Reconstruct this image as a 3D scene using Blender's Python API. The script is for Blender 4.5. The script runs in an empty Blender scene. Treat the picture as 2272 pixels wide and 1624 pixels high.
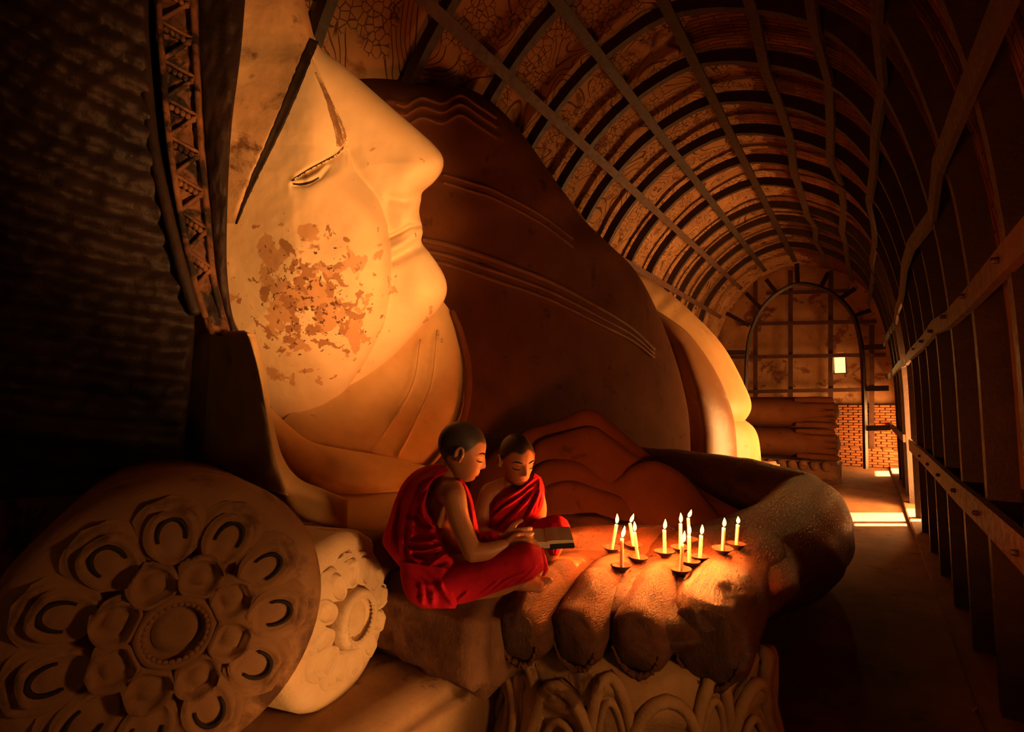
import bpy, bmesh, math, random
import numpy as np
from mathutils import Vector, Matrix

scene = bpy.context.scene
COL = scene.collection
random.seed(7)
rng = np.random.default_rng(7)

# ------------------------------------------------------------------ camera
FPX, IW, IH, EYE = 1100.0, 2272.0, 1624.0, 1.65
PITCH = math.atan(78 / FPX)
YAW = math.atan((1920 - 1136) / FPX * math.cos(PITCH))
CR = np.array([math.cos(YAW), math.sin(YAW), 0.0])            # camera right
CH = np.array([-math.sin(YAW), math.cos(YAW), 0.0])           # horizontal forward
CZ = np.array([0.0, 0.0, 1.0])
CF = CH * math.cos(PITCH) + CZ * math.sin(PITCH)
CU = -CH * math.sin(PITCH) + CZ * math.cos(PITCH)
CC = np.array([0.0, 0.0, EYE])
cam_d = bpy.data.cameras.new('camera')
cam_d.sensor_fit = 'HORIZONTAL'; cam_d.sensor_width = 36.0; cam_d.lens = 36.0 * FPX / IW
cam_d.clip_start = 0.02; cam_d.clip_end = 200
cam = bpy.data.objects.new('camera', cam_d); COL.objects.link(cam)
M3 = np.stack([CR, CU, -CF], axis=1)
cam.matrix_world = Matrix([[*M3[0], CC[0]], [*M3[1], CC[1]], [*M3[2], CC[2]], [0, 0, 0, 1]])
scene.camera = cam

# ------------------------------------------------------------------ light
scene.view_settings.view_transform = 'Standard'
scene.view_settings.look = 'None'
scene.view_settings.gamma = 1.0
scene.view_settings.use_curve_mapping = False
scene.view_settings.exposure = 0.0
world = bpy.data.worlds.new('world'); scene.world = world
world.use_nodes = True
bg = world.node_tree.nodes['Background']
bg.inputs[0].default_value = (1.0, 0.62, 0.20, 1); bg.inputs[1].default_value = 2.2
scene.cycles.max_bounces = 8
scene.cycles.sample_clamp_indirect = 4.0

def lamp(name, kind, loc, energy, color, direction=None, **kw):
    d = bpy.data.lights.new(name, kind); d.energy = energy; d.color = color
    for k, v in kw.items(): setattr(d, k, v)
    o = bpy.data.objects.new(name, d); COL.objects.link(o); o.location = loc
    if direction is not None:
        o.rotation_euler = Vector(direction).to_track_quat('-Z', 'Y').to_euler()
    return o
SUN_DIR = (-0.82 * math.cos(math.radians(50)), -0.58 * math.cos(math.radians(50)), -math.sin(math.radians(50)))
lamp('sun', 'SUN', (6, 14, 9), 130.0, (1.0, 0.58, 0.26), SUN_DIR, angle=0.03)
# daylight falling in through the two doorways of the right wall
OPEN = {'A': (8.75, 10.0, 0.0, 2.1), 'B': (14.1, 15.4, 0.0, 1.5)}
DAY = (1.0, 0.43, 0.12)
for key, e, aim, spread in (('A', 480.0, (-1, -.05, .25), 180), ('B', 190.0, (-1, 0, .05), 180)):
    y0, y1, z0, z1 = OPEN[key]
    lamp('daylight_doorway', 'AREA', (1.16, (y0 + y1) / 2, (z0 + z1) / 2), e, DAY, aim,
         shape='RECTANGLE', size=(y1 - y0) * .95, size_y=(z1 - z0) * .9, spread=math.radians(spread))

lamp('daylight_window', 'AREA', (-.51, 15.98, 2.66), 15.0, (1.0, .50, .13), (0, -1, -.12), shape='RECTANGLE', size=.27, size_y=.5)
# added warm fill lights out of view, brightening the giant face and pale rosette
FILL_LAMPS = [('SPOT', (.36, 1.15, 1.62), 560.0, (-2.62, .44, .96), dict(spot_size=math.radians(48), spot_blend=.75, shadow_soft_size=.12)),
        ('SPOT', (.36, 1.05, .50), 115.0, (-1.86, .02, .27), dict(spot_size=math.radians(34), spot_blend=.9, shadow_soft_size=.10)),
        ('AREA', (.36, 1.15, 1.20), 4.0, (-1, -.12, -.12), dict(shape='DISK', size=.18, spread=math.radians(130)))]
for kind_, loc_, e_, dir_, kw_ in FILL_LAMPS: lamp('added_fill_light', kind_, loc_, e_, DAY, dir_, **kw_)

# ------------------------------------------------------------------ helpers
def ray(px, py):
    px = np.asarray(px, float); py = np.asarray(py, float)
    return CF + ((px - IW / 2) / FPX)[..., None] * CR + ((IH / 2 - py) / FPX)[..., None] * CU
def P(px, py, d):
    return CC + np.asarray(d, float)[..., None] * ray(px, py)
def on_z(px, py, z):
    q = ray(px, py); return CC + q * ((z - EYE) / q[2])
def on_y(px, py, y):
    q = ray(px, py); return CC + q * (y / q[1])
def depth(p): return float((np.asarray(p) - CC) @ CF)

def tag(o, label=None, cat=None, group=None, kind=None):
    if label: o['label'] = label
    if cat: o['category'] = cat
    if group: o['group'] = group
    if kind: o['kind'] = kind
    return o
def empty(name, loc, label=None, cat=None, group=None, kind=None):
    o = bpy.data.objects.new(name, None); COL.objects.link(o); o.location = loc
    o.empty_display_size = .05
    return tag(o, label, cat, group, kind)
def wloc(o):
    v = np.zeros(3)
    while o is not None:
        v = v + np.array(o.location); o = o.parent
    return v
def mesh_data(name, V, F, mat, smooth=True, uv=None):
    me = bpy.data.meshes.new(name)
    V = np.asarray(V, float)
    if isinstance(F, np.ndarray):
        n, k = F.shape
        me.vertices.add(len(V)); me.vertices.foreach_set('co', V.astype(np.float32).ravel())
        me.loops.add(n * k); me.loops.foreach_set('vertex_index', F.astype(np.int32).ravel())
        me.polygons.add(n)
        me.polygons.foreach_set('loop_start', np.arange(0, n * k, k, dtype=np.int32))
        me.polygons.foreach_set('loop_total', np.full(n, k, dtype=np.int32))
        me.update(calc_edges=True); me.validate()
    else:
        me.from_pydata([tuple(v) for v in V], [], [tuple(int(i) for i in f) for f in F])
        me.validate(); me.update()
    if smooth: me.polygons.foreach_set('use_smooth', [True] * len(me.polygons))
    if uv is not None:
        lay = me.uv_layers.new(name='UVMap')
        idx = np.zeros(len(me.loops), dtype=np.int32); me.loops.foreach_get('vertex_index', idx)
        lay.data.foreach_set('uv', np.asarray(uv, np.float32)[idx].ravel())
    if mat is not None: me.materials.append(mat)
    return me
def obj(name, V, F, mat, parent=None, smooth=True, uv=None, base=None):
    """mesh object from world-space vertices; its origin sits at the parent's or at base"""
    V = np.asarray(V, float)
    off = wloc(parent) if parent is not None else np.array(base if base is not None else (0, 0, 0), float)
    me = mesh_data(name, V - off, F, mat, smooth, uv)
    o = bpy.data.objects.new(name, me); COL.objects.link(o)
    if parent is not None: o.parent = parent
    else: o.location = off
    return o
def inst(name, me, parent, loc, rot=None, scale=None):
    o = bpy.data.objects.new(name, me); COL.objects.link(o); o.parent = parent; o.location = loc
    if rot is not None: o.rotation_euler = rot
    if scale is not None: o.scale = scale
    return o

class MB:
    """collects shapes that make up one single part"""
    def __init__(s): s.V = []; s.F = []; s.n = 0
    def add(s, V, F):
        s.V.append(np.asarray(V, float)); s.F += [tuple(int(i) + s.n for i in f) for f in F]; s.n += len(V); return s
    def out(s): return np.concatenate(s.V), s.F
def gridf(n, m, wrap=False):
    i, j = np.meshgrid(np.arange(n - 1), np.arange(m if wrap else m - 1), indexing='ij')
    j2 = (j + 1) % m
    return np.stack([i * m + j, i * m + j2, (i + 1) * m + j2, (i + 1) * m + j], -1).reshape(-1, 4)
def box(c, s, R=None, bev=0.0):
    bm = bmesh.new(); bmesh.ops.create_cube(bm, size=1.0)
    for v in bm.verts: v.co = Vector((v.co.x * s[0], v.co.y * s[1], v.co.z * s[2]))
    if bev: bmesh.ops.bevel(bm, geom=list(bm.edges), offset=bev, segments=2, affect='EDGES')
    bm.verts.index_update()
    V = np.array([v.co[:] for v in bm.verts]); F = [[v.index for v in f.verts] for f in bm.faces]; bm.free()
    if R is not None: V = V @ np.asarray(R).T
    return V + np.asarray(c, float), F
def catmull(pts, n):
    p = np.asarray(pts, float); k = len(p)
    e = np.vstack([2 * p[0] - p[1], p, 2 * p[-1] - p[-2]])
    seg = np.linalg.norm(np.diff(p[:, :2], axis=0), axis=1) if p.shape[1] >= 2 else np.ones(k - 1)
    acc = np.concatenate([[0], np.cumsum(seg)])
    t = np.linspace(0, acc[-1], n)
    i = np.clip(np.searchsorted(acc, t, side='right') - 1, 0, k - 2)
    f = ((t - acc[i]) / np.maximum(seg[i], 1e-9))[:, None]
    a, b, c, d = e[i], e[i + 1], e[i + 2], e[i + 3]
    return .5 * (2 * b + (c - a) * f + (2 * a - 5 * b + 4 * c - d) * f ** 2 + (3 * b - a - 3 * c + d) * f ** 3)
def curve3(pts, n):
    p = np.asarray(pts, float); k = len(p)
    e = np.vstack([2 * p[0] - p[1], p, 2 * p[-1] - p[-2]])
    t = np.linspace(0, k - 1, n); i = np.clip(t.astype(int), 0, k - 2); f = (t - i)[:, None]
    a, b, c, d = e[i], e[i + 1], e[i + 2], e[i + 3]
    return .5 * (2 * b + (c - a) * f + (2 * a - 5 * b + 4 * c - d) * f ** 2 + (3 * b - a - 3 * c + d) * f ** 3)
def q(t):
    t = np.clip(t, 0, 1); return np.sqrt(np.maximum(0, 1 - (1 - t) ** 2))
def sat(t): return np.clip(t, 0, 1)
def sm(t):
    t = np.clip(t, 0, 1); return t * t * (3 - 2 * t)
def pdist(x, y, line):
    """distance to a polyline, and the arc parameter (in points) of the nearest spot"""
    L = np.asarray(line, float); best = np.full(np.shape(x), 1e9); par = np.zeros(np.shape(x))
    for i in range(len(L) - 1):
        ax, ay = L[i, :2]; bx, by = L[i + 1, :2]; dx, dy = bx - ax, by - ay
        t = np.clip(((x - ax) * dx + (y - ay) * dy) / max(dx * dx + dy * dy, 1e-9), 0, 1)
        d = np.hypot(x - ax - t * dx, y - ay - t * dy)
        m = d < best; best = np.where(m, d, best); par = np.where(m, i + t, par)
    return best, par
def line_f(x, y, line, w, amp, taper=True):
    d, par = pdist(x, y, line); n = len(line) - 1
    e = np.minimum(1, np.minimum(par, n - par) * 2.5 / n * 2 + .15) if taper else 1
    return amp * np.exp(-(d / w) ** 2) * e
def gau(x, y, cx, cy, wx, wy): return np.exp(-((x - cx) / wx) ** 2 - ((y - cy) / wy) ** 2)
def vnoise(x, y, seed=0, octv=3):
    r = np.random.default_rng(seed); out = 0 * x; a = 1.0
    T = r.random((64, 64))
    for o in range(octv):
        xi = np.floor(x).astype(int); yi = np.floor(y).astype(int); fx = sm(x - xi); fy = sm(y - yi)
        g = lambda i, j: T[i % 64, j % 64]
        out = out + a * ((g(xi, yi) * (1 - fx) + g(xi + 1, yi) * fx) * (1 - fy) + (g(xi, yi + 1) * (1 - fx) + g(xi + 1, yi + 1) * fx) * fy - .5)
        x = x * 2.03 + 11; y = y * 2.03 + 5; a *= .5
    return out
def solid(A, B, ns, nu, h, hb, feat=None, cap=(0, 0), prof=None, sharp=1.0):
    """a rounded solid between two outline curves; points are (x, y, distance) seen along the outline's own rays.
    h bulges towards the viewer's side, hb to the far side (metres)."""
    a = catmull(A, ns); b = catmull(B, ns)
    u = (1 - np.cos(np.linspace(0, math.pi, nu))) / 2; s = np.linspace(0, 1, ns)
    X = a[:, None, :] + (b - a)[:, None, :] * u[None, :, None]
    pu = (np.sqrt(np.maximum(0, 1 - (2 * u - 1) ** 2)) ** sharp)
    ps = np.ones(ns)
    if cap[0]: ps *= q(s / cap[0])
    if cap[1]: ps *= q((1 - s) / cap[1])
    full = pu[None, :] * ps[:, None]
    pf = full if prof is None else prof(u)[None, :] * ps[:, None]
    hh = h(s)[:, None] if callable(h) else h
    f = hh * pf
    if feat is not None: f = f + feat(X[..., 0], X[..., 1]) * np.minimum(1, full * 3)
    front = P(X[..., 0], X[..., 1], X[..., 2] - f)
    back = P(X[..., 0], X[..., 1], X[..., 2] + hb * full)
    ring = np.concatenate([front, back[:, -2:0:-1] if prof is None else back[:, ::-1]], axis=1)
    m = ring.shape[1]
    V = ring.reshape(-1, 3); F = gridf(ns, m, True).tolist()
    F.append(list(range(m))[::-1]); F.append([(ns - 1) * m + i for i in range(m)])
    return V, [f_[::-1] for f_ in F]
def tube(pts, rad, seg=12, n=None, cap=True, squash=None, up=None, capk=.9):
    """round sweep along a path; rad per point (or (a,b) half axes)"""
    p = np.asarray(pts, float); r = np.asarray(rad, float)
    if r.ndim == 1: r = np.stack([r, r], 1)
    if n: 
        pr = curve3(np.hstack([p, r]), n); p = pr[:, :3]; r = np.maximum(pr[:, 3:], 1e-4)
    t = np.gradient(p, axis=0); t /= np.linalg.norm(t, axis=1)[:, None] + 1e-12
    if up is None: up = np.array([0, 0, 1.0]) if abs(t[0, 2]) < .9 else np.array([1.0, 0, 0])
    rings = []
    nv = np.asarray(up, float)
    P_, R_, T_ = list(p), list(r), list(t)
    if cap:
        k = 4; m0 = r[0].mean(); m1 = r[-1].mean()
        pre = [(p[0] - t[0] * m0 * math.sin(a) * capk, r[0] * max(math.cos(a), .02) ** (.9 if capk > .8 else .55), t[0]) for a in np.linspace(math.pi / 2, 0, k + 1)[:-1]]
        post = [(p[-1] + t[-1] * m1 * math.sin(a) * capk, r[-1] * max(math.cos(a), .02), t[-1]) for a in np.linspace(0, math.pi / 2, k + 1)[1:]]
        allp = pre + list(zip(P_, R_, T_)) + post
    else: allp = list(zip(P_, R_, T_))
    ang = np.linspace(0, 2 * math.pi, seg, endpoint=False)
    for pp, rr, tt in allp:
        nv = nv - tt * (nv @ tt); nv = nv / (np.linalg.norm(nv) + 1e-12); bv = np.cross(tt, nv)
        rings.append(pp + np.cos(ang)[:, None] * bv * rr[0] + np.sin(ang)[:, None] * nv * rr[1])
    V = np.concatenate(rings); F = gridf(len(rings), seg, True).tolist()
    F.append(list(range(seg))[::-1]); F.append([(len(rings) - 1) * seg + i for i in range(seg)])
    return V, F
def lathe(prof, seg=24):
    """profile of (r, z) turned about z"""
    ang = np.linspace(0, 2 * math.pi, seg, endpoint=False); V = []
    for r, z in prof: V.append(np.stack([np.cos(ang) * max(r, 1e-4), np.sin(ang) * max(r, 1e-4), np.full(seg, z)], 1))
    F = gridf(len(prof), seg, True).tolist()
    F.append(list(range(seg))[::-1]); F.append([(len(prof) - 1) * seg + i for i in range(seg)])
    return np.concatenate(V), F
def ellipsoid(c, rad, R=None, n=14, m=20):
    th = np.linspace(0, math.pi, n); ph = np.linspace(0, 2 * math.pi, m, endpoint=False)
    V = np.stack([np.sin(th)[:, None] * np.cos(ph), np.sin(th)[:, None] * np.sin(ph), np.cos(th)[:, None] + 0 * ph], -1).reshape(-1, 3) * np.asarray(rad)
    if R is not None: V = V @ np.asarray(R).T
    return V + np.asarray(c), [f[::-1] for f in gridf(n, m, True).tolist()]

# ------------------------------------------------------------------ materials
def ramp(nt, fac, stops):
    r = nt.nodes.new('ShaderNodeValToRGB'); e = r.color_ramp.elements
    while len(e) < len(stops): e.new(.5)
    for el, (p, c) in zip(e, stops): el.position = p; el.color = (*c, 1) if len(c) == 3 else c
    nt.links.new(fac, r.inputs[0]); return r.outputs[0]
def noise(nt, vec, scale, detail=6, rough=.6, dist=0.0):
    n = nt.nodes.new('ShaderNodeTexNoise'); n.inputs['Scale'].default_value = scale; n.inputs['Detail'].default_value = detail
    n.inputs['Roughness'].default_value = rough; n.inputs['Distortion'].default_value = dist
    nt.links.new(vec, n.inputs['Vector']); return n.outputs['Fac']
def mixc(nt, fac, a, b):
    m = nt.nodes.new('ShaderNodeMix'); m.data_type = 'RGBA'
    for k, v in ((0, fac), (6, a), (7, b)):
        if hasattr(v, 'is_linked'): nt.links.new(v, m.inputs[k])
        elif k == 0: m.inputs[0].default_value = v
        else: m.inputs[k].default_value = (*v, 1)
    return m.outputs[2]
def mat(name, c1, c2, scale=4.0, rough=.75, bump=.15, bscale=30.0, stretch=(1, 1, 1), patches=(), spec=.3, metal=0.0, uv=False,
        rough2=None, sss=0.0, rot=(0, 0, 0), hook=None):
    m = bpy.data.materials.new(name); m.use_nodes = True; nt = m.node_tree
    b = nt.nodes['Principled BSDF']
    tc = nt.nodes.new('ShaderNodeTexCoord'); mp = nt.nodes.new('ShaderNodeMapping')
    mp.inputs['Scale'].default_value = stretch; mp.inputs['Rotation'].default_value = rot
    src = tc.outputs['UV' if uv else 'Object']
    nt.links.new(src, mp.inputs['Vector']); vec = mp.outputs['Vector']
    col = ramp(nt, noise(nt, vec, scale), [(.32, c1), (.68, c2)])
    hgt = noise(nt, vec, bscale, 8, .65)
    for (pc, ps, lo, hi, raw) in patches:
        f = ramp(nt, noise(nt, src if raw else vec, ps, 8, .62, .4), [(lo, (0, 0, 0)), (hi, (1, 1, 1))])
        col = mixc(nt, f, col, pc)
    if hook: col, hgt = hook(nt, src, vec, col, hgt)
    nt.links.new(col, b.inputs['Base Color'])
    b.inputs['Roughness'].default_value = rough; b.inputs['Metallic'].default_value = metal
    if 'Specular IOR Level' in b.inputs: b.inputs['Specular IOR Level'].default_value = spec
    if rough2 is not None:
        rr = ramp(nt, noise(nt, vec, scale * 3), [(.35, (rough,) * 3), (.65, (rough2,) * 3)]); nt.links.new(rr, b.inputs['Roughness'])
    if sss:
        b.inputs['Subsurface Weight'].default_value = sss; b.inputs['Subsurface Radius'].default_value = (.02, .008, .004)
        b.inputs['Subsurface Scale'].default_value = 1.0
    bp = nt.nodes.new('ShaderNodeBump'); bp.inputs['Strength'].default_value = bump; bp.inputs['Distance'].default_value = .02
    nt.links.new(hgt, bp.inputs['Height']); nt.links.new(bp.outputs['Normal'], b.inputs['Normal'])
    return m
def emat(name, col, strength):
    m = bpy.data.materials.new(name); m.use_nodes = True; nt = m.node_tree; nt.nodes.clear()
    o = nt.nodes.new('ShaderNodeOutputMaterial'); e = nt.nodes.new('ShaderNodeEmission')
    e.inputs[0].default_value = (*col, 1); e.inputs[1].default_value = strength
    nt.links.new(e.outputs[0], o.inputs[0]); return m
M = {}
CHEEK = (0, 0, 0)
def face_hook(nt, src, vec, col, hgt):
    vm = nt.nodes.new('ShaderNodeVectorMath'); vm.operation = 'DISTANCE'; nt.links.new(src, vm.inputs[0]); vm.inputs[1].default_value = tuple(P(680, 680, 2.62) - np.array([-2.3, 4.4, .62]))
    mr = nt.nodes.new('ShaderNodeMapRange'); mr.inputs[1].default_value = .15; mr.inputs[2].default_value = .62; mr.inputs[3].default_value = .15; mr.inputs[4].default_value = -.06
    nt.links.new(vm.outputs['Value'], mr.inputs[0])
    for sc, c, lo in ((6.5, (.50, .28, .13), .605), (15, (.34, .17, .075), .66), (34, (.12, .06, .03), .74)):
        ad = nt.nodes.new('ShaderNodeMath'); ad.operation = 'ADD'; nt.links.new(noise(nt, src, sc, 6, .55, .3), ad.inputs[0]); nt.links.new(mr.outputs[0], ad.inputs[1])
        f = ramp(nt, ad.outputs[0], [(lo, (0, 0, 0)), (lo + .012, (1, 1, 1))])
        col = mixc(nt, f, col, c)
    return col, hgt
M['face'] = mat('face_plaster', (.62, .42, .22), (.76, .57, .34), 1.4, .62, .10, 60, hook=face_hook,
    patches=[((.42, .24, .11), 3.4, .66, .72, True), ((.14, .08, .04), 20, .76, .80, True)], spec=.25)
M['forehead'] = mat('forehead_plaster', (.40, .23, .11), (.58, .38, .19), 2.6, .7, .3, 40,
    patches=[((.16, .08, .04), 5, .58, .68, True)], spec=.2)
M['paintblack'] = mat('black_paint', (.012, .007, .005), (.03, .016, .01), 12, .6, .3, 50, patches=[((.20, .11, .05), 14, .68, .72, True)], spec=.2)
M['hair'] = mat('dark_hair_lacquer', (.010, .005, .003), (.028, .012, .007), 3, .55, .4, 40, patches=[((.20, .10, .04), 5, .72, .78, True)], spec=.35)
M['ornament'] = mat('flaking_ornament', (.05, .02, .01), (.20, .085, .035), 9, .65, .5, 40, patches=[((.012, .006, .004), 7, .50, .58, True)], spec=.3)
M['ear'] = mat('ear_plaster', (.30, .19, .09), (.44, .29, .15), 3, .75, .2, 40, patches=[((.20, .12, .06), 4, .58, .66, True)])
M['neck'] = mat('neck_plaster', (.52, .32, .13), (.66, .44, .19), 2, .65, .12, 50, patches=[((.30, .14, .06), 7, .66, .72, True), ((.12, .05, .03), 30, .74, .78, True)])
M['robe_paint'] = mat('robe_brown_paint', (.10, .034, .012), (.155, .056, .019), 1.8, .85, .12, 35,
    patches=[((.07, .024, .010), 5, .60, .70, True), ((.04, .016, .008), 22, .73, .78, True)], spec=.08)
M['stain'] = mat('brown_stain', (.20, .10, .045), (.36, .20, .09), 14, .7, .3, 40, patches=[((.55, .36, .18), 9, .52, .60, True)])
M['robe_line'] = mat('robe_hem_paint', (.15, .055, .02), (.21, .08, .03), 4, .6, .2, 40)
M['hip'] = mat('hip_plaster', (.46, .26, .10), (.58, .35, .15), 1.5, .5, .1, 40, patches=[((.40, .20, .08), 3, .6, .68, True)], spec=.4, stretch=(1, 1, .5))
M['hip_brown'] = mat('hip_brown_paint', (.26, .11, .04), (.36, .17, .065), 1.5, .38, .1, 40, patches=[((.42, .24, .10), 2.2, .58, .66, True)], spec=.5)
M['lacquer'] = mat('worn_lacquer', (.055, .018, .0065), (.13, .044, .014), 5, .24, .5, 30, stretch=(10, 1.2, 10),
    patches=[((.035, .015, .008), 3.0, .56, .64, True), ((.21, .08, .028), 26, .60, .70, False)], spec=.6, rough2=.42)
M['fingerskin'] = mat('finger_plaster', (.095, .034, .013), (.18, .068, .025), 5, .45, .6, 30, stretch=(7, 1.6, 7),
    patches=[((.06, .027, .012), 4.0, .55, .62, True), ((.30, .13, .052), 30, .62, .70, False)], spec=.4)
M['lotus'] = mat('carved_sandstone', (.34, .19, .085), (.52, .32, .15), 5, .85, .45, 40, patches=[((.16, .08, .035), 6, .58, .66, True)], spec=.15)
M['nail'] = mat('nail_core', (.05, .022, .010), (.13, .062, .028), 9, .75, .8, 45, stretch=(3, 3, 1))
M['rosette'] = mat('rosette_plaster', (.20, .095, .04), (.32, .165, .07), 4, .75, .3, 45, patches=[((.075, .032, .014), 4, .55, .66, True), ((.34, .2, .1), 18, .68, .76, True)])
M['rosette_pale'] = mat('pale_rosette_plaster', (.56, .38, .20), (.70, .52, .32), 5, .8, .35, 50, patches=[((.34, .19, .08), 7, .60, .70, True)])
M['rosette_dark'] = mat('dark_groove_paint', (.015, .009, .006), (.04, .02, .012), 10, .8, .2, 40)
M['stone_red'] = mat('red_stone', (.10, .042, .02), (.20, .095, .044), 6, .8, .5, 40, patches=[((.09, .035, .018), 5, .55, .65, True)])
M['slab'] = mat('platform_plaster', (.26, .14, .065), (.42, .25, .12), 5, .85, .4, 35, patches=[((.12, .055, .025), 6, .58, .68, True), ((.05, .025, .012), 25, .72, .77, True)])
M['floor'] = mat('worn_floor', (.13, .055, .022), (.22, .105, .045), 2.2, .7, .25, 30, patches=[((.08, .03, .014), 4, .58, .68, True)])
M['iron'] = mat('rusty_iron', (.022, .011, .007), (.045, .021, .012), 8, .42, .25, 60, spec=.5, rough2=.6)
M['iron_red'] = mat('red_oxide_iron', (.055, .021, .012), (.10, .038, .02), 6, .45, .25, 60, spec=.5, rough2=.65)
M['brick'] = mat('old_brick', (.24, .085, .03), (.40, .17, .065), 7, .9, .5, 50, stretch=(1, 1, 3))
M['mortar'] = mat('brick_core', (.15, .06, .026), (.22, .095, .042), 6, .95, .6, 40)
M['skin'] = None
M['robe'] = mat('crimson_cotton', (.42, .006, .026), (.52, .012, .036), 30, .85, .25, 400, spec=.12)
M['wax'] = mat('candle_wax', (.88, .78, .66), (.92, .83, .72), 20, .5, .05, 60, sss=.6)
M['clay'] = mat('dark_clay', (.045, .022, .013), (.085, .04, .022), 20, .7, .3, 80)
M['wick'] = mat('burnt_wick', (.01, .008, .006), (.02, .014, .01), 40, .9, .1, 60)
M['flame'] = emat('flame', (1.0, .74, .20), 4.0)
M['black'] = mat('book_cover', (.01, .011, .008), (.02, .022, .015), 20, .5, .2, 80)
M['browhair'] = mat('brow_hair', (.008, .005, .004), (.012, .008, .006), 20, .8, .1, 80)
M['leaf'] = mat('dry_leaf', (.25, .13, .05), (.38, .2, .08), 20, .8, .2, 60)

def page_hook(nt, src, vec, col, hgt):
    w = nt.nodes.new('ShaderNodeTexWave'); w.inputs['Scale'].default_value = 28; w.bands_direction = 'X'
    nt.links.new(src, w.inputs['Vector'])
    f = ramp(nt, w.outputs['Fac'], [(.62, (0, 0, 0)), (.8, (1, 1, 1))])
    n = ramp(nt, noise(nt, src, 160, 3), [(.42, (0, 0, 0)), (.5, (1, 1, 1))])
    mm = nt.nodes.new('ShaderNodeMath'); mm.operation = 'MULTIPLY'; nt.links.new(f, mm.inputs[0]); nt.links.new(n, mm.inputs[1])
    return mixc(nt, mm.outputs[0], col, (.16, .12, .09)), hgt
M['page'] = mat('printed_page', (.80, .70, .55), (.85, .75, .60), 30, .8, .02, 60, uv=True, hook=page_hook)
M['paper'] = mat('page_edges', (.62, .50, .36), (.70, .58, .42), 30, .85, .1, 100)

def skin_mat():
    m = bpy.data.materials.new('brown_skin'); m.use_nodes = True; nt = m.node_tree; b = nt.nodes['Principled BSDF']
    tc = nt.nodes.new('ShaderNodeTexCoord')
    col = ramp(nt, noise(nt, tc.outputs['Object'], 30), [(.3, (.38, .155, .064)), (.7, (.44, .185, .080))])
    at = nt.nodes.new('ShaderNodeAttribute'); at.attribute_name = 'scalp'
    col = mixc(nt, at.outputs['Fac'], col, (.022, .013, .009))
    at2 = nt.nodes.new('ShaderNodeAttribute'); at2.attribute_name = 'lips'
    col = mixc(nt, at2.outputs['Fac'], col, (.42, .12, .085))
    nt.links.new(col, b.inputs['Base Color']); b.inputs['Roughness'].default_value = .52
    b.inputs['Subsurface Weight'].default_value = .12; b.inputs['Subsurface Radius'].default_value = (.012, .004, .002); b.inputs['Subsurface Scale'].default_value = .5
    return m
M['skin'] = skin_mat()

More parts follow.
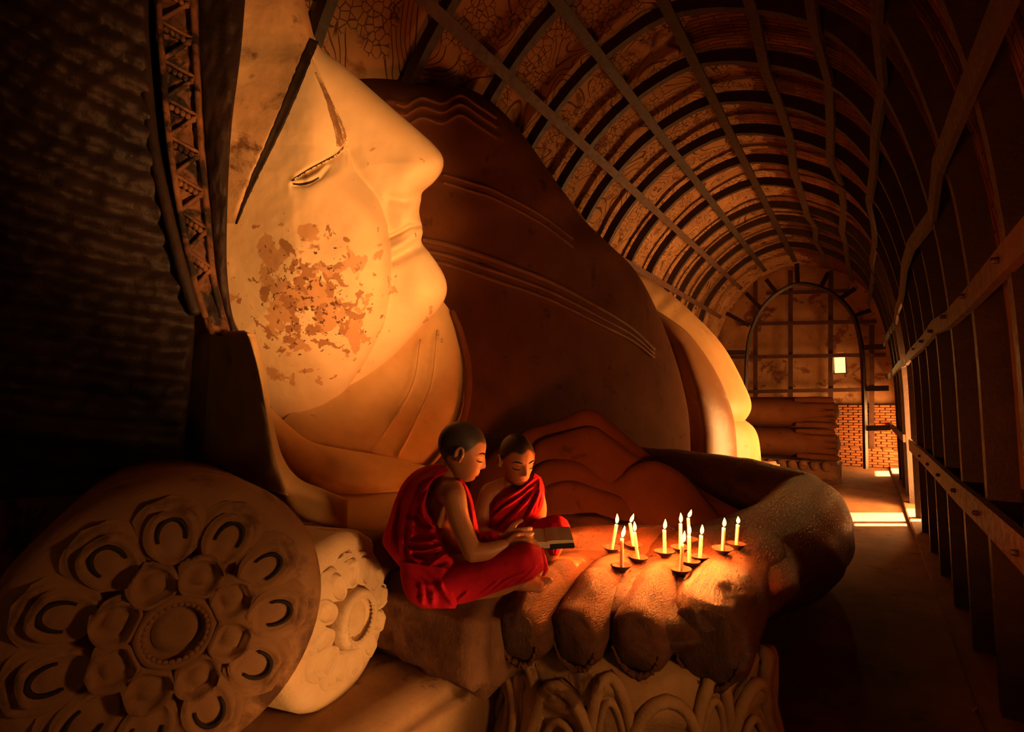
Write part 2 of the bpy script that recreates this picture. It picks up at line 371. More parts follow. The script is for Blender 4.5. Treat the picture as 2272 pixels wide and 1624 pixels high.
def vault_hook(nt, src, vec, col, hgt):
    sep = nt.nodes.new('ShaderNodeSeparateXYZ'); nt.links.new(src, sep.inputs[0])
    # plaster survives on the left haunch (small u), bare brick on the right; the border is ragged
    n1 = noise(nt, src, .9, 8, .62)
    a = nt.nodes.new('ShaderNodeMath'); a.operation = 'MULTIPLY_ADD'; nt.links.new(n1, a.inputs[0]); a.inputs[1].default_value = 2.6
    nt.links.new(sep.outputs['X'], a.inputs[2])
    mask = ramp(nt, a.outputs[0], [(0, (1, 1, 1)), (1, (0, 0, 0))])
    rm = nt.nodes.new('ShaderNodeMapRange'); rm.inputs[1].default_value = 4.75; rm.inputs[2].default_value = 4.80
    nt.links.new(a.outputs[0], rm.inputs[0]); brickf = rm.outputs[0]
    # bricks laid along the vault
    bt = nt.nodes.new('ShaderNodeTexBrick'); bt.inputs['Scale'].default_value = 1.0
    bt.inputs['Brick Width'].default_value = .30; bt.inputs['Row Height'].default_value = .055; bt.inputs['Mortar Size'].default_value = .009; bt.inputs['Mortar Smooth'].default_value = .4
    bt.inputs['Color1'].default_value = (.34, .12, .045, 1); bt.inputs['Color2'].default_value = (.20, .065, .026, 1); bt.inputs['Mortar'].default_value = (.06, .02, .01, 1)
    dn = nt.nodes.new('ShaderNodeTexNoise'); dn.inputs['Scale'].default_value = 3.0; nt.links.new(src, dn.inputs['Vector'])
    vm = nt.nodes.new('ShaderNodeVectorMath'); vm.operation = 'MULTIPLY_ADD'; vm.inputs[1].default_value = (.06, .06, 0)
    nt.links.new(dn.outputs['Color'], vm.inputs[0]); nt.links.new(src, vm.inputs[2]); nt.links.new(vm.outputs[0], bt.inputs['Vector'])
    streak = nt.nodes.new('ShaderNodeMapping'); streak.inputs['Scale'].default_value = (2.5, 22, 1); nt.links.new(src, streak.inputs['Vector'])
    st = noise(nt, streak.outputs[0], 1.6, 6, .65)
    bcol = mixc(nt, ramp(nt, st, [(.40, (0, 0, 0)), (.60, (1, 1, 1))]), bt.outputs['Color'], (.09, .03, .014))
    # painted scrolls: nested rings and scale rows
    vo = nt.nodes.new('ShaderNodeTexVoronoi'); vo.feature = 'DISTANCE_TO_EDGE'; vo.inputs['Scale'].default_value = 15.0; vo.inputs['Randomness'].default_value = .7; nt.links.new(vm.outputs[0], vo.inputs['Vector'])
    edge = ramp(nt, vo.outputs['Distance'], [(.015, (1, 1, 1)), (.06, (0, 0, 0))])
    cn = noise(nt, src, 1.3, 1.0, .4, .8)
    sn = nt.nodes.new('ShaderNodeMath'); sn.operation = 'SINE'; ml = nt.nodes.new('ShaderNodeMath'); ml.operation = 'MULTIPLY'; ml.inputs[1].default_value = 95
    nt.links.new(cn, ml.inputs[0]); nt.links.new(ml.outputs[0], sn.inputs[0])
    ring = ramp(nt, sn.outputs[0], [(.78, (0, 0, 0)), (.97, (1, 1, 1))])
    sel = ramp(nt, noise(nt, src, 1.7, 2), [(.48, (0, 0, 0)), (.52, (1, 1, 1))])
    lines = mixc(nt, sel, edge, ring)
    pcol = mixc(nt, lines, col, (.085, .038, .018))
    out = mixc(nt, brickf, pcol, bcol)
    hb = mixc(nt, brickf, mixc(nt, lines, (.75, .75, .75), (.35, .35, .35)), mixc(nt, bt.outputs['Fac'], st, (0, 0, 0)))
    return out, hb
M['vault'] = mat('vault_painted_plaster', (.28, .135, .058), (.42, .23, .105), 1.6, .85, .75, 20, uv=True,
                 patches=[((.17, .075, .034), 2.6, .56, .64, True)], hook=vault_hook, spec=.15)
M['endplaster'] = mat('end_wall_plaster', (.36, .19, .085), (.52, .31, .15), 2.2, .9, .5, 25,
                 patches=[((.20, .08, .032), 2.0, .56, .62, True), ((.10, .045, .02), 9, .62, .70, True)])
M['wallplaster'] = mat('wall_ragged_plaster', (.30, .13, .055), (.46, .22, .09), 2.0, .9, .7, 22, stretch=(1, 1, .45),
                 patches=[((.10, .035, .015), 2.2, .53, .57, False), ((.04, .016, .009), 8, .64, .72, False)])

# ------------------------------------------------------------------ the setting
YB, YE = -2.4, 15.75
FP = catmull([(-3.52, 0.0), (-3.52, 1.2), (-3.50, 2.6), (-3.39, 3.4), (-3.12, 4.15), (-2.67, 4.70), (-2.10, 5.10), (-1.35, 5.28), (-.62, 5.00), (-.10, 4.58),
              (.24, 3.97), (.46, 3.1), (.55, 2.2), (.56, 1.1), (.56, 0.0)], 120)
tn = np.gradient(FP, axis=0); tn /= np.linalg.norm(tn, axis=1)[:, None]
NR = np.stack([-tn[:, 1], tn[:, 0]], 1)                       # outward normal of the frame line
VS = FP + NR * .16                                            # masonry line behind the frame
arc = np.concatenate([[0], np.cumsum(np.linalg.norm(np.diff(VS, axis=0), axis=1))])
i_ap = int(np.argmin(np.abs(VS[:, 0] + 1.2) + (VS[:, 1] < 4.5) * 9))
# vault shell, from the left springing to the top of the right wall
i0 = int(np.argmax(VS[:, 1] > 2.5)); i1 = len(VS) - int(np.argmax(VS[::-1, 1] > 2.5))
ys = np.linspace(YB - .3, YE + .3, 150)
sec = np.linspace(i0, i1 - 1, 90); pts = np.stack([np.interp(sec, np.arange(len(VS)), VS[:, k]) for k in (0, 1)], 1)
nrm = np.stack([np.interp(sec, np.arange(len(VS)), NR[:, k]) for k in (0, 1)], 1); au = np.interp(sec, np.arange(len(VS)), arc) - arc[i_ap] + 3.45
YY, AA = np.meshgrid(ys, au, indexing='ij')
wob = vnoise(YY * .9, AA * .9, 3) * .05 + vnoise(YY * 4, AA * 4, 4, 2) * .012
Vv = np.stack([pts[None, :, 0] + nrm[None, :, 0] * wob, YY, pts[None, :, 1] + nrm[None, :, 1] * wob], -1)
obj('ceiling', Vv.reshape(-1, 3), gridf(150, 90)[:, ::-1].copy(), M['vault'], uv=np.stack([AA, YY], -1).reshape(-1, 2))['kind'] = 'structure'

def struct(name, V, F, m, smooth=False):
    o = obj(name, V, F, m, smooth=smooth); o['kind'] = 'structure'; return o
fl = MB(); fl.add(*box((-1.0, 7.0, -.15), (7.0, 20.5, .30)))
struct('floor', *fl.out(), M['floor'])
# walls
XW, TW = .74, .42
segs = sorted(OPEN.values())
wr = MB(); edges = [YB - .3] + [e for s_ in segs for e in s_[:2]] + [YE + .3]
for k in range(0, len(edges), 2):
    y0, y1 = edges[k], edges[k + 1]
    n = max(2, int((y1 - y0) / .10)); mz = 34
    yy = np.linspace(y0, y1, n); zz = np.linspace(0, 3.3, mz)
    Yg, Zg = np.meshgrid(yy, zz, indexing='ij')
    e = np.minimum(1, np.minimum(Yg - y0, y1 - Yg) / .12)
    up = np.interp(Zg, VS[::-1, 1][:60], VS[::-1, 0][:60])
    Xg = np.where(Zg > 2.2, np.minimum(XW, up + .02), XW) + (vnoise(Yg * 1.6, Zg * 1.3, 9) * .09 + vnoise(Yg * 6, Zg * 3, 10, 2) * .03) * e * sat((Zg - 1.0) / .25)
    fr = np.stack([Xg, Yg, Zg], -1).reshape(-1, 3); bk = fr.copy(); bk[:, 0] = XW + TW
    F = gridf(n, mz).tolist(); nn = n * mz
    G = [f[::-1] for f in F] + [[i + nn for i in f] for f in F]
    for j in range(mz - 1):
        G.append([j, j + 1, nn + j + 1, nn + j]); a = (n - 1) * mz + j; G.append([a + 1, a, nn + a, nn + a + 1])
    for i in range(n - 1):
        G.append([(i + 1) * mz - 1, (i + 2) * mz - 1, nn + (i + 2) * mz - 1, nn + (i + 1) * mz - 1])
    wr.add(np.concatenate([fr, bk]), G)
for y0, y1, z0, z1 in segs:
    if z0 > 0: wr.add(*box((XW + TW / 2, (y0 + y1) / 2, z0 / 2), (TW, y1 - y0 + .02, z0)))
    wr.add(*box((XW + TW / 2, (y0 + y1) / 2, (z1 + 3.3) / 2), (TW, y1 - y0 + .02, 3.3 - z1)))
wall_right = struct('wall_right', *wr.out(), M['wallplaster'])
wl = MB(); wl.add(*box((-3.86, (YB + YE) / 2, 1.4), (.34, YE - YB + 1, 2.9)))
struct('wall_left', *wl.out(), M['wallplaster'])
wb_ = MB()                                                     # back wall; its opening is added behind the camera to let in fill light
for cx, cz, sx, sz in ((-2.3, 2.9, 3.8, 5.9), (.775, 2.9, 1.25, 5.9), (-.125, .475, .55, 1.05), (-.125, 3.925, .55, 3.85)): wb_.add(*box((cx, YB - .2, cz), (sx, .4, sz)))
struct('wall_back', *wb_.out(), M['wallplaster'])
# end wall with its small window
wx, wz, ww, wh = on_y(1863, 806, YE)[0], on_y(1863, 806, YE)[2], .30, .56
we = MB(); YT = .4
for cx, cz, sx, sz in (((-4.4 + wx - ww / 2) / 2, 2.9, wx - ww / 2 + 4.4, 5.9), ((wx + ww / 2 + 1.4) / 2, 2.9, 1.4 - wx - ww / 2, 5.9),
                       (wx, (wz - wh / 2 - .05) / 2, ww, wz - wh / 2 + .05), (wx, (wz + wh / 2 + 5.85) / 2, ww, 5.85 - wz - wh / 2)):
    we.add(*box((cx, YE + YT / 2, cz), (sx, YT, sz)))
wall_end = struct('wall_end', *we.out(), M['endplaster'])
wf = MB()
for cx, cz, sx, sz in ((wx - ww / 2 + .01, wz, .035, wh), (wx + ww / 2 - .01, wz, .035, wh), (wx, wz - wh / 2 + .01, ww, .035), (wx, wz + wh / 2 - .01, ww, .035)):
    wf.add(*box((cx, YE + .2, cz), (sx, .3, sz)))
struct('window_1', *wf.out(), M['mortar'])
# thicker brick footing of the end wall: two steps with their own bricks
trim = MB(); trim.add(*box((-.75, YE - .05, .78), (2.9, .12, 1.56))); trim.add(*box((-.75, YE - .16, .22), (2.9, .20, .44)))
foot = struct('trim_1', *trim.out(), M['mortar'])
bd = mesh_data('brick', *box((0, 0, 0), (.205, .05, .052), bev=.006), M['brick'], smooth=False)
bdr = mesh_data('brick', *box((0, 0, 0), (.05, .215, .056), bev=.007), M['brick'], smooth=False)
z = .47; row = 0
while z < 1.54:
    x = -.72 + (row % 2) * .11
    while x < .62:
        inst('brick', bd, foot, (x + random.uniform(-.006, .006), YE - .125 + random.uniform(-.006, .008), z), (0, random.uniform(-.015, .015), random.uniform(-.02, .02)), (random.uniform(.93, 1.02), 1, random.uniform(.9, 1.05)))
        x += .222
    z += .066; row += 1
z = .035; row = 0
while z < .44:
    x = -.70 + (row % 2) * .11
    while x < .62:
        inst('brick', bd, foot, (x, YE - .272 + random.uniform(-.006, .006), z), (0, random.uniform(-.015, .015), 0), (random.uniform(.93, 1.02), 1, random.uniform(.9, 1.05)))
        x += .222
    z += .066; row += 1
# bare bricks at the foot of the right wall, as far as they can be told apart
z = .11; row = 0; nb = 0
while z < 1.12:
    y = 2.7 + (row % 2) * .12
    while y < 7.6:
        if nb < 300 and random.random() < .96:
            inst('brick', bdr, wall_right, (XW - .008 + random.uniform(-.008, .006), y + random.uniform(-.006, .006), z), (random.uniform(-.012, .012), 0, random.uniform(-.02, .02)), (1, random.uniform(.93, 1.02), random.uniform(.9, 1.04))); nb += 1
        y += .234
    z += .070; row += 1
# lit brick jambs of the doorway
for y in (OPEN['A'][1] + .0,):
    z = .09
    while z < 2.05:
        inst('brick', bd, wall_right, (XW + .11, y + .0, z), (0, 0, random.uniform(-.03, .03)), (1, 1, 1)); z += .066
# kerb along the right wall, its top carries the posts
struct('trim_2', *box((.58, (YB + YE) / 2, .03), (.32, YE - YB, .06), bev=.008), M['floor'])

# ------------------------------------------------------------------ iron framework under the vault
frame = empty('iron_framework', (.56, 3.7, .06), 'dark iron framework of arched ribs and long bars bracing the brick vault', 'framework')
RIBY = [-.9, .05, 1.0, 1.9, 2.75, 3.6, 4.42, 5.26, 6.1, 6.95, 7.92, 8.86, 10.03, 10.85, 11.8, 12.9]
def rib_mesh():
    prof = catmull([tuple(p) for p in FP[::4]] + [tuple(FP[-1])], 70); prof[:, 1] = np.maximum(prof[:, 1], .06)
    t = np.gradient(prof, axis=0); t /= np.linalg.norm(t, axis=1)[:, None] + 1e-9; nn = np.stack([-t[:, 1], t[:, 0]], 1)
    w, h = .036, .062; V = []
    for p, n_ in zip(prof, nn):
        for sy, sn in ((-1, -1), (1, -1), (1, 1), (-1, 1)):
            V.append((p[0] + n_[0] * h * sn, sy * w, p[1] + n_[1] * h * sn))
    F = gridf(len(prof), 4, True).tolist() + [[0, 1, 2, 3], [len(V) - 1 - k for k in range(4)]]
    return np.array(V), F
rv, rf = rib_mesh()
rib_me = mesh_data('rib', rv - np.array([.56, 0, .06]), rf, M['iron'], smooth=False)
for k, y in enumerate(RIBY): inst('rib', rib_me, frame, (0, y - 3.7, 0), (0, 0, random.uniform(-.004, .004)))
def bar(name, pts, w, h, m, parent, nrm_=(0, 0, 1)):
    """flat bar through points; w across, h along nrm_"""
    p = np.asarray(pts, float); n_ = np.asarray(nrm_, float); n_ /= np.linalg.norm(n_)
    t = np.gradient(p, axis=0); V = []
    for a, tt in zip(p, t):
        c = np.cross(tt / np.linalg.norm(tt), n_); c /= np.linalg.norm(c)
        for sx, sn in ((-1, -1), (1, -1), (1, 1), (-1, 1)): V.append(a + c * w * sx + n_ * h * sn)
    F = gridf(len(p), 4, True).tolist() + [[3, 2, 1, 0], [len(V) - 4 + k for k in range(4)]]
    return obj(name, V, F, m, parent, smooth=False)
LONG = [(-3.24, 3.95, .05), (-2.62, 4.74, .05), (-2.02, 5.14, .05), (-1.28, 5.27, .05), (-.62, 5.0, .05), (-.12, 4.58, .05), (.235, 3.96, .055), (.475, 3.0, .055)]
for k, (x, zz_, w) in enumerate(LONG):
    j = int(np.argmin(np.hypot(FP[:, 0] - x, FP[:, 1] - zz_))); n_ = NR[j]
    wb = .0 if k < 4 else .05
    pts = [(FP[j, 0] - n_[0] * .075 + random.uniform(-wb, wb), y, FP[j, 1] - n_[1] * .075 + random.uniform(-wb, wb) * .6) for y in RIBY + [14.3]]
    bar('purlin', pts, w, .014, M['iron_red'] if k < 2 else M['iron'], frame, (n_[0], 0, n_[1]))
for zz_, hh, wb, ylist in ((2.22, .058, .03, [-.9, 1.0, 2.75, 3.6, 4.42, 5.26, 6.1, 6.95, 7.92, 9.0, 10.0, 11.8, 13.4, 15.6]), (1.06, .072, .008, [-.9, 1.0, 2.75, 3.6, 4.42, 5.26, 6.1, 6.95, 7.92, 8.75]), (1.06, .06, .008, [10.0, 10.9, 11.8, 13.4, 15.6])):
    pts = [(.478 + random.uniform(-wb, wb) * .3, y, zz_ + random.uniform(-wb, wb)) for y in ylist]
    bar('rail', pts, hh, .018, M['iron_red'], frame, (1, 0, 0))
# bolts where rail and rib meet
bolt_me = mesh_data('bolt', *lathe([(.0, .02), (.012, .016), (.014, 0), (.014, -.02)], 8), M['iron'])
for y in RIBY[4:10]:
    for zz_ in (2.22, 1.06): inst('bolt', bolt_me, frame, (.455 - .56, y - 3.7, zz_ - .06), (0, -math.pi / 2, 0))
# the arched frame in front of the end wall with its grid of bars
grid = empty('arched_end_frame', (-.15, 14.3, 0), 'tall round-headed iron frame with crossing bars before the end wall', 'framework')
def on(p, y): v = on_y(*p, y); return v
ga = [(1655, 1010), (1655, 860), (1658, 780), (1668, 730), (1690, 685), (1725, 650), (1770, 630), (1820, 638), (1862, 662), (1893, 700), (1908, 750), (1914, 800), (1918, 900), (1921, 1040)]
ga = np.array([on(p, 14.3) for p in ga])
obj('arch', *tube(curve3(ga, 60), np.full((60, 2), .065) * np.array([[1, .8]]), 4, cap=False), M['iron'], grid, smooth=False)
for x in (1676, 1754, 1843, 1934):
    a = on((x, 600 if x < 1900 else 720), 15.6); b = on((x, 1032), 15.6)
    bar('upright', [a, (a + b) / 2, b], .055, .02, M['iron_red'], grid, (0, 1, 0))
for y_, xa, xb in ((648, 1700, 1880), (716, 1640, 1945), (790, 1605, 1965), (866, 1660, 1972)):
    a, b = on((xa, y_ + 3), 15.55), on((xb, y_ - 3), 15.55)
    bar('crossbar', [a, (a + b) / 2, b], .05, .02, M['iron_red'], grid, (0, 1, 0))
for (x0, y0, x1, y1) in ((1918, 771, 1965, 769), (1918, 862, 1972, 861), (1918, 950, 1976, 949), (1605, 782, 1655, 782)):
    bar('tie', [on((x0, y0), 14.3), on(((x0 + x1) / 2, (y0 + y1) / 2), 14.3), on((x1, y1), 14.3)], .06, .03, M['iron'], grid, (0, 1, 0))
for (x0, y0, x1, y1) in ((1770, 632, 1768, 585), (1820, 640, 1838, 605), (1862, 664, 1898, 640), (1893, 702, 1932, 688), (1725, 652, 1700, 620), (1690, 686, 1655, 650), (1662, 722, 1612, 695)):
    bar('strut', [on((x0, y0), 14.3), on(((x0 + x1) / 2, (y0 + y1) / 2), 14.4), on((x1, y1), 14.5)], .05, .03, M['iron'], grid, (0, 1, 0))

# ------------------------------------------------------------------ platform and pillows
PZ = .62
def rough_box(c, s, n=14, amp=.012, seed=1, bev=.03):
    bm = bmesh.new(); bmesh.ops.create_cube(bm, size=1.0)
    for v in bm.verts: v.co = Vector((v.co.x * s[0], v.co.y * s[1], v.co.z * s[2]))
    bmesh.ops.bevel(bm, geom=list(bm.edges), offset=bev, segments=3, affect='EDGES')
    bmesh.ops.subdivide_edges(bm, edges=[e for e in bm.edges if e.calc_length() > .2], cuts=n, use_grid_fill=True)
    bm.normal_update(); bm.verts.index_update()
    V = np.array([v.co[:] for v in bm.verts]); N = np.array([v.normal[:] for v in bm.verts]); F = [[v.index for v in f.verts] for f in bm.faces]; bm.free()
    V = V + N * (vnoise(V[:, 0] * 5 + V[:, 2] * 3, V[:, 1] * 5 + V[:, 2] * 4, seed) * amp)[:, None]
    return V + np.asarray(c), F
platform = obj('plinth', *rough_box((-2.42, 4.4, PZ / 2), (2.36, 10.6, PZ), 16, .015, 2, .05), M['slab'], base=(-2.42, 4.4, 0))
tag(platform, 'long plaster plinth that carries the reclining statue and its pillows', 'plinth')
seat = obj('seat_block', *rough_box((-1.49, 2.12, .79), (.86, 1.54, .33), 10, .05, 5, .06), M['stone_red'], base=(-1.49, 2.12, PZ))
tag(seat, 'low dark red stone block the two boys sit on', 'block')

def frame_of(n, up=(0, 0, 1)):
    n = np.asarray(n, float); n /= np.linalg.norm(n); e1 = np.cross(up, n); e1 /= np.linalg.norm(e1); e2 = np.cross(n, e1)
    return np.stack([e1, e2, n], 1)                             # columns: right, up, out
def petal_mesh(name, r0, r1, w, h, m, rim=.25, pw=.62, n=14, k=11):
    s = np.linspace(0, 1, n); t = np.linspace(-1, 1, k)
    half = w * np.sin(np.clip(.10 + .90 * s, 0, 1) * math.pi) ** pw
    half = w * (np.sqrt(np.maximum(0, 1 - (np.clip((s - .55) / .45, -1.25, 1)) ** 2)) if pw < .7 else np.sin(np.clip(s * .92 + .08, 0, 1) * math.pi) ** .8)
    half = np.maximum(half, w * .22 * (1 - s)) + 1e-4
    X = half[:, None] * t; Y = (r0 + (r1 - r0) * s)[:, None] + 0 * t
    edge = np.minimum(1 - np.abs(t)[None, :], np.minimum(s, 1 - s)[:, None] * 2.2)
    Z = h * (q(edge / .30) - rim * sm((edge - .22) / .3) + .35 * rim * sm((edge - .5) / .4))
    top = np.stack([X, Y, Z], -1).reshape(-1, 3); bot = top.copy(); bot[:, 2] = -.03
    F = gridf(n, k).tolist(); nn = n * k; G = [f[::-1] for f in F] + [[i + nn for i in f] for f in F]
    ringi = [i * k for i in range(n)] + [(n - 1) * k + j for j in range(1, k)] + [i * k + k - 1 for i in range(n - 2, -1, -1)] + [j for j in range(k - 2, 0, -1)]
    for a, b in zip(ringi, ringi[1:] + ringi[:1]): G.append([a, b, b + nn, a + nn])
    return mesh_data(name, np.concatenate([top, bot]), G, m)
def bolster(face_c, n, R, length, m, label, spec, seed, body_m=None):
    fc = np.asarray(face_c, float); B = frame_of(n); MW = Matrix(B.tolist())
    base = np.array([fc[0] - B[0, 2] * length / 2, fc[1] - B[1, 2] * length / 2, fc[2] - R])
    root = empty('bolster_pillow', base, label, 'pillow', 'carved bolster pillows under the head')
    prof = [(.0, -length), (R * .9, -length), (R, -length + R * .12), (R * 1.0, -length * .5), (R, -R * .16), (R * .965, -R * .07), (R * .90, -R * .02), (R * .80, 0.0), (R * .6, .0), (.0, .0)]
    V, F = lathe(prof, 72)
    ang = np.arctan2(V[:, 1], V[:, 0]); rr = np.hypot(V[:, 0], V[:, 1])
    V[:, :2] *= (1 + .018 * vnoise(ang * 2 + 7, V[:, 2] * 4 + 3, seed) * (rr > R * .7))[:, None]
    body = obj('bolster', V @ B.T + fc, F, body_m or m, root)
    rel = fc - base
    def put(name, me, a, off, parent=root, org=rel):
        o = bpy.data.objects.new(name, me); COL.objects.link(o); o.parent = parent
        R3 = MW @ Matrix.Rotation(a, 3, 'Z'); o.rotation_euler = R3.to_euler(); o.location = Vector(org) + Vector(B[:, 2] * off); return o
    if spec:
        ring, ri, r2, ro, no, ni, grooves, hs = spec
        pb = petal_mesh('petal_border', r2 * .96, ro * 1.10, math.pi * ro / no * 1.02, .030 * hs, m, .55)
        po = petal_mesh('petal', r2, ro, math.pi * ro / no * .78, .046 * hs, m, .45)
        pi_ = petal_mesh('inner_petal', ring * .96, max(ri, ring * 1.5), math.pi * ri / max(ni, 1) * .86, .085 * hs, m, .5, .9)
        # dark U-shaped line painted inside each outer petal
        s = np.linspace(-1, 1, 17); gw = math.pi * ro / no * .36; c0 = r2 + (ro - r2) * .55
        gp = np.stack([gw * np.sin(s * 1.9), c0 + (ro - r2) * .28 * np.cos(s * 1.9), np.full(17, .034 * hs)], 1)
        gm = mesh_data('groove', *tube(gp, np.interp(np.abs(s), [0, 1], [.0075, .0035]) * hs, 6, cap=False), M['rosette_dark']) if grooves else None
        for k in range(no):
            a = 2 * math.pi * (k + .12) / no
            put('petal_border', pb, a, 0.0); o = put('petal', po, a, .004)
            if gm: g = bpy.data.objects.new('groove', gm); COL.objects.link(g); g.parent = o
        if ni:
            for k in range(ni): put('inner_petal', pi_, 2 * math.pi * (k + .5) / ni, .002)
        V, F = lathe([(ring * 1.18, -.02), (ring * 1.14, .05 * hs), (ring * 1.0, .075 * hs), (ring * .86, .07 * hs), (ring * .80, .045 * hs), (ring * .62, .04 * hs), (ring * .55, .052 * hs), (ring * .30, .046 * hs), (0, .04 * hs)], 48)
        cen = obj('centre_boss', V @ B.T + fc, F, m, root)
        bd_ = mesh_data('bead', *ellipsoid((0, 0, 0), (ring * .085, ring * .10, ring * .08), n=6, m=8), m)
        nb_ = 30
        for k in range(nb_):
            a = 2 * math.pi * k / nb_; p = B @ np.array([math.cos(a) * ring * .83, math.sin(a) * ring * .83, .066 * hs])
            o = bpy.data.objects.new('bead', bd_); COL.objects.link(o); o.parent = cen; o.location = Vector(rel) + Vector(p)
            o.rotation_euler = (MW @ Matrix.Rotation(a, 3, 'Z')).to_euler()
    return root
bolster(P(388, 1386, 1.30), (.90, -.30, .05), .385, 1.5, M['rosette'], 'largest brown bolster pillow with a big carved lotus rosette on its end', (.082, .19, .15, .305, 11, 8, True, 1.0), 3)
bolster(P(766, 1368, 1.76), (.96, .27, .02), .295, 1.2, M['rosette_pale'], 'pale bolster pillow with a worn small lotus rosette, brightly lit', (.088, 0, .10, .205, 12, 0, False, 1.0), 8, M['rosette_pale'])
b3 = bolster(P(850, 1305, 1.98), (.97, .22, 0), .21, 1.0, M['stone_red'], 'small plain reddish bolster pillow without a rosette', None, 12)

# ------------------------------------------------------------------ the reclining statue
statue = empty('reclining_statue', (-2.3, 4.4, PZ), 'colossal reclining statue with pale face, brown robe and huge lacquered hand', 'statue')
SIL = catmull([(610, -260), (640, -140), (662, -50), (676, 0), (688, 45), (697, 80), (715, 110), (770, 152), (850, 222), (915, 278), (962, 320), (983, 350), (981, 378), (962, 405), (938, 426), (934, 445),
               (930, 470), (935, 495), (939, 512), (935, 530), (938, 542), (958, 567), (984, 608), (992, 640), (985, 668), (966, 695), (924, 738), (856, 809), (789, 884), (738, 935), (694, 976)], 300)
LFT = catmull([(540, -260), (545, -100), (543, 0), (528, 110), (516, 230), (505, 340), (500, 430), (498, 520), (500, 610), (510, 690), (545, 770), (575, 850), (602, 905), (640, 950), (690, 977)], 200)
EDGE = [(684, 92, 12, .015), (693, 125, 14, .04), (712, 170, 16, .06), (738, 225, 16, .085), (760, 290, 14, .10), (767, 322, 16, .10), (788, 380, 90, .12), (838, 440, 60, .13), (859, 495, 30, .14),
        (867, 570, 26, .15), (868, 640, 34, .15), (852, 720, 80, .15), (812, 800, 110, .13), (750, 890, 130, .10), (692, 975, 140, .04)]
EDW = np.array(EDGE)
def face_depth(x, y): return 2.92 + (y - 100) * .00042
SLIT = [(645, 405), (657, 394), (690, 375), (730, 354), (752, 340), (765, 322)]
def face_h(x, y):
    sd, _ = pdist(x, y, SIL[::3]); h = .15 * q(sd / 58) + .13 * sat(sd / 280)
    d, par = pdist(x, y, EDGE); i = np.arange(len(EDGE))
    w = np.interp(y, EDW[:, 1], EDW[:, 2]); amp = np.interp(y, EDW[:, 1], EDW[:, 3])
    xe = np.interp(y, EDW[:, 1], EDW[:, 0]); inside = x < xe
    h = h + np.where(inside & (y > 88), amp * q(d / w), 0) * sm((y - 86) / 60.)
    ab = sat((y - 60) / 60.)
    h = h + .13 * gau(x, y, 690, 640, 150, 250) + .05 * gau(x, y, 800, 560, 70, 120)
    # the heavy upper lid, between brow and slit
    h = h + .055 * gau(x, y, 690, 270, 55, 120) * inside
    ds, ps = pdist(x, y, SLIT); ys = np.interp(x, [p[0] for p in SLIT], [p[1] for p in SLIT])
    under = (y > ys) & (x > 640) & (x < 770)
    fade = sat((x - 642) / 30.) * sat((790 - x) / 40.)
    h = h - np.where(under, .050 * np.exp(-(ds / 26) ** 2) * fade, 0)
    h = h - np.where(~under, .020 * np.exp(-(ds / 4.5) ** 2), .02 * np.exp(-(ds / 7) ** 2)) * fade
    h = h + .026 * np.exp(-(pdist(x, y, [(655, 402), (680, 397), (706, 383), (722, 366)])[0] / 8) ** 2)
    h = h - .012 * np.exp(-(pdist(x, y, [(650, 412), (685, 410), (712, 394), (728, 372)])[0] / 4) ** 2)
    # tear trough and the fold beside the nose
    h = h - .035 * np.exp(-(pdist(x, y, [(768, 345), (805, 410), (845, 465), (862, 520)])[0] / 26) ** 2)
    # nose wing, nostril edge
    h = h + .045 * gau(x, y, 905, 392, 42, 34) - .03 * np.exp(-(pdist(x, y, [(868, 440), (900, 446), (938, 430)])[0] / 12) ** 2)
    # mouth
    h = h + .035 * gau(x, y, 905, 480, 26, 24) - .035 * np.exp(-(pdist(x, y, [(860, 528), (885, 516), (910, 502), (936, 500)])[0] / 5) ** 2)
    h = h + .030 * np.exp(-(pdist(x, y, [(868, 555), (900, 538), (925, 520), (936, 516)])[0] / 12) ** 2)
    h = h - .040 * np.exp(-(pdist(x, y, [(866, 578), (900, 560), (942, 540)])[0] / 13) ** 2)
    h = h + .06 * gau(x, y, 935, 640, 52, 66)
    h = h + .03 * ab * 0
    # brow: the forehead stands a little proud of the lid
    h = h + .020 * np.where(x < np.interp(y, BRY, BRX), 1, 0) * sm((np.interp(y, BRY, BRX) - x) / 14.) * sm((500 - y) / 60.) * sm((y - 60) / 60.)
    return h + .006 * vnoise(x / 45, y / 45, 21)
BROW = catmull([(697, 88, 11), (680, 128, 12), (655, 190, 12), (625, 262, 11), (592, 335, 9), (560, 405, 6.5), (538, 460, 4.5), (524, 497, 2.5)], 50)
BRX, BRY = BROW[:, 0], BROW[:, 1]
ny, nx = 420, 190
yy = np.linspace(-258, 975.5, ny)
def at_y(c): 
    o = np.argsort(c[:, 1]); return np.interp(yy, c[o, 1], c[o, 0])
xl, xr = at_y(LFT), at_y(SIL)
xl = np.minimum(xl, xr - .5)
u = np.linspace(0, 1, nx); u = 1 - (1 - u) ** 1.7
X = xl[:, None] + (xr - xl)[:, None] * u; Y = yy[:, None] + 0 * u
Hh = face_h(X, Y); Hh[:, -1] = 0
Dd = face_depth(X, Y)
front = P(X, Y, Dd - Hh); back = P(X, Y, Dd + Hh * .9 + .002)
ring = np.concatenate([front, back[:, ::-1]], 1); mm_ = ring.shape[1]
Ff = gridf(ny, mm_, True)[:, ::-1].copy()
head = obj('head', ring.reshape(-1, 3), Ff, M['face'], statue)
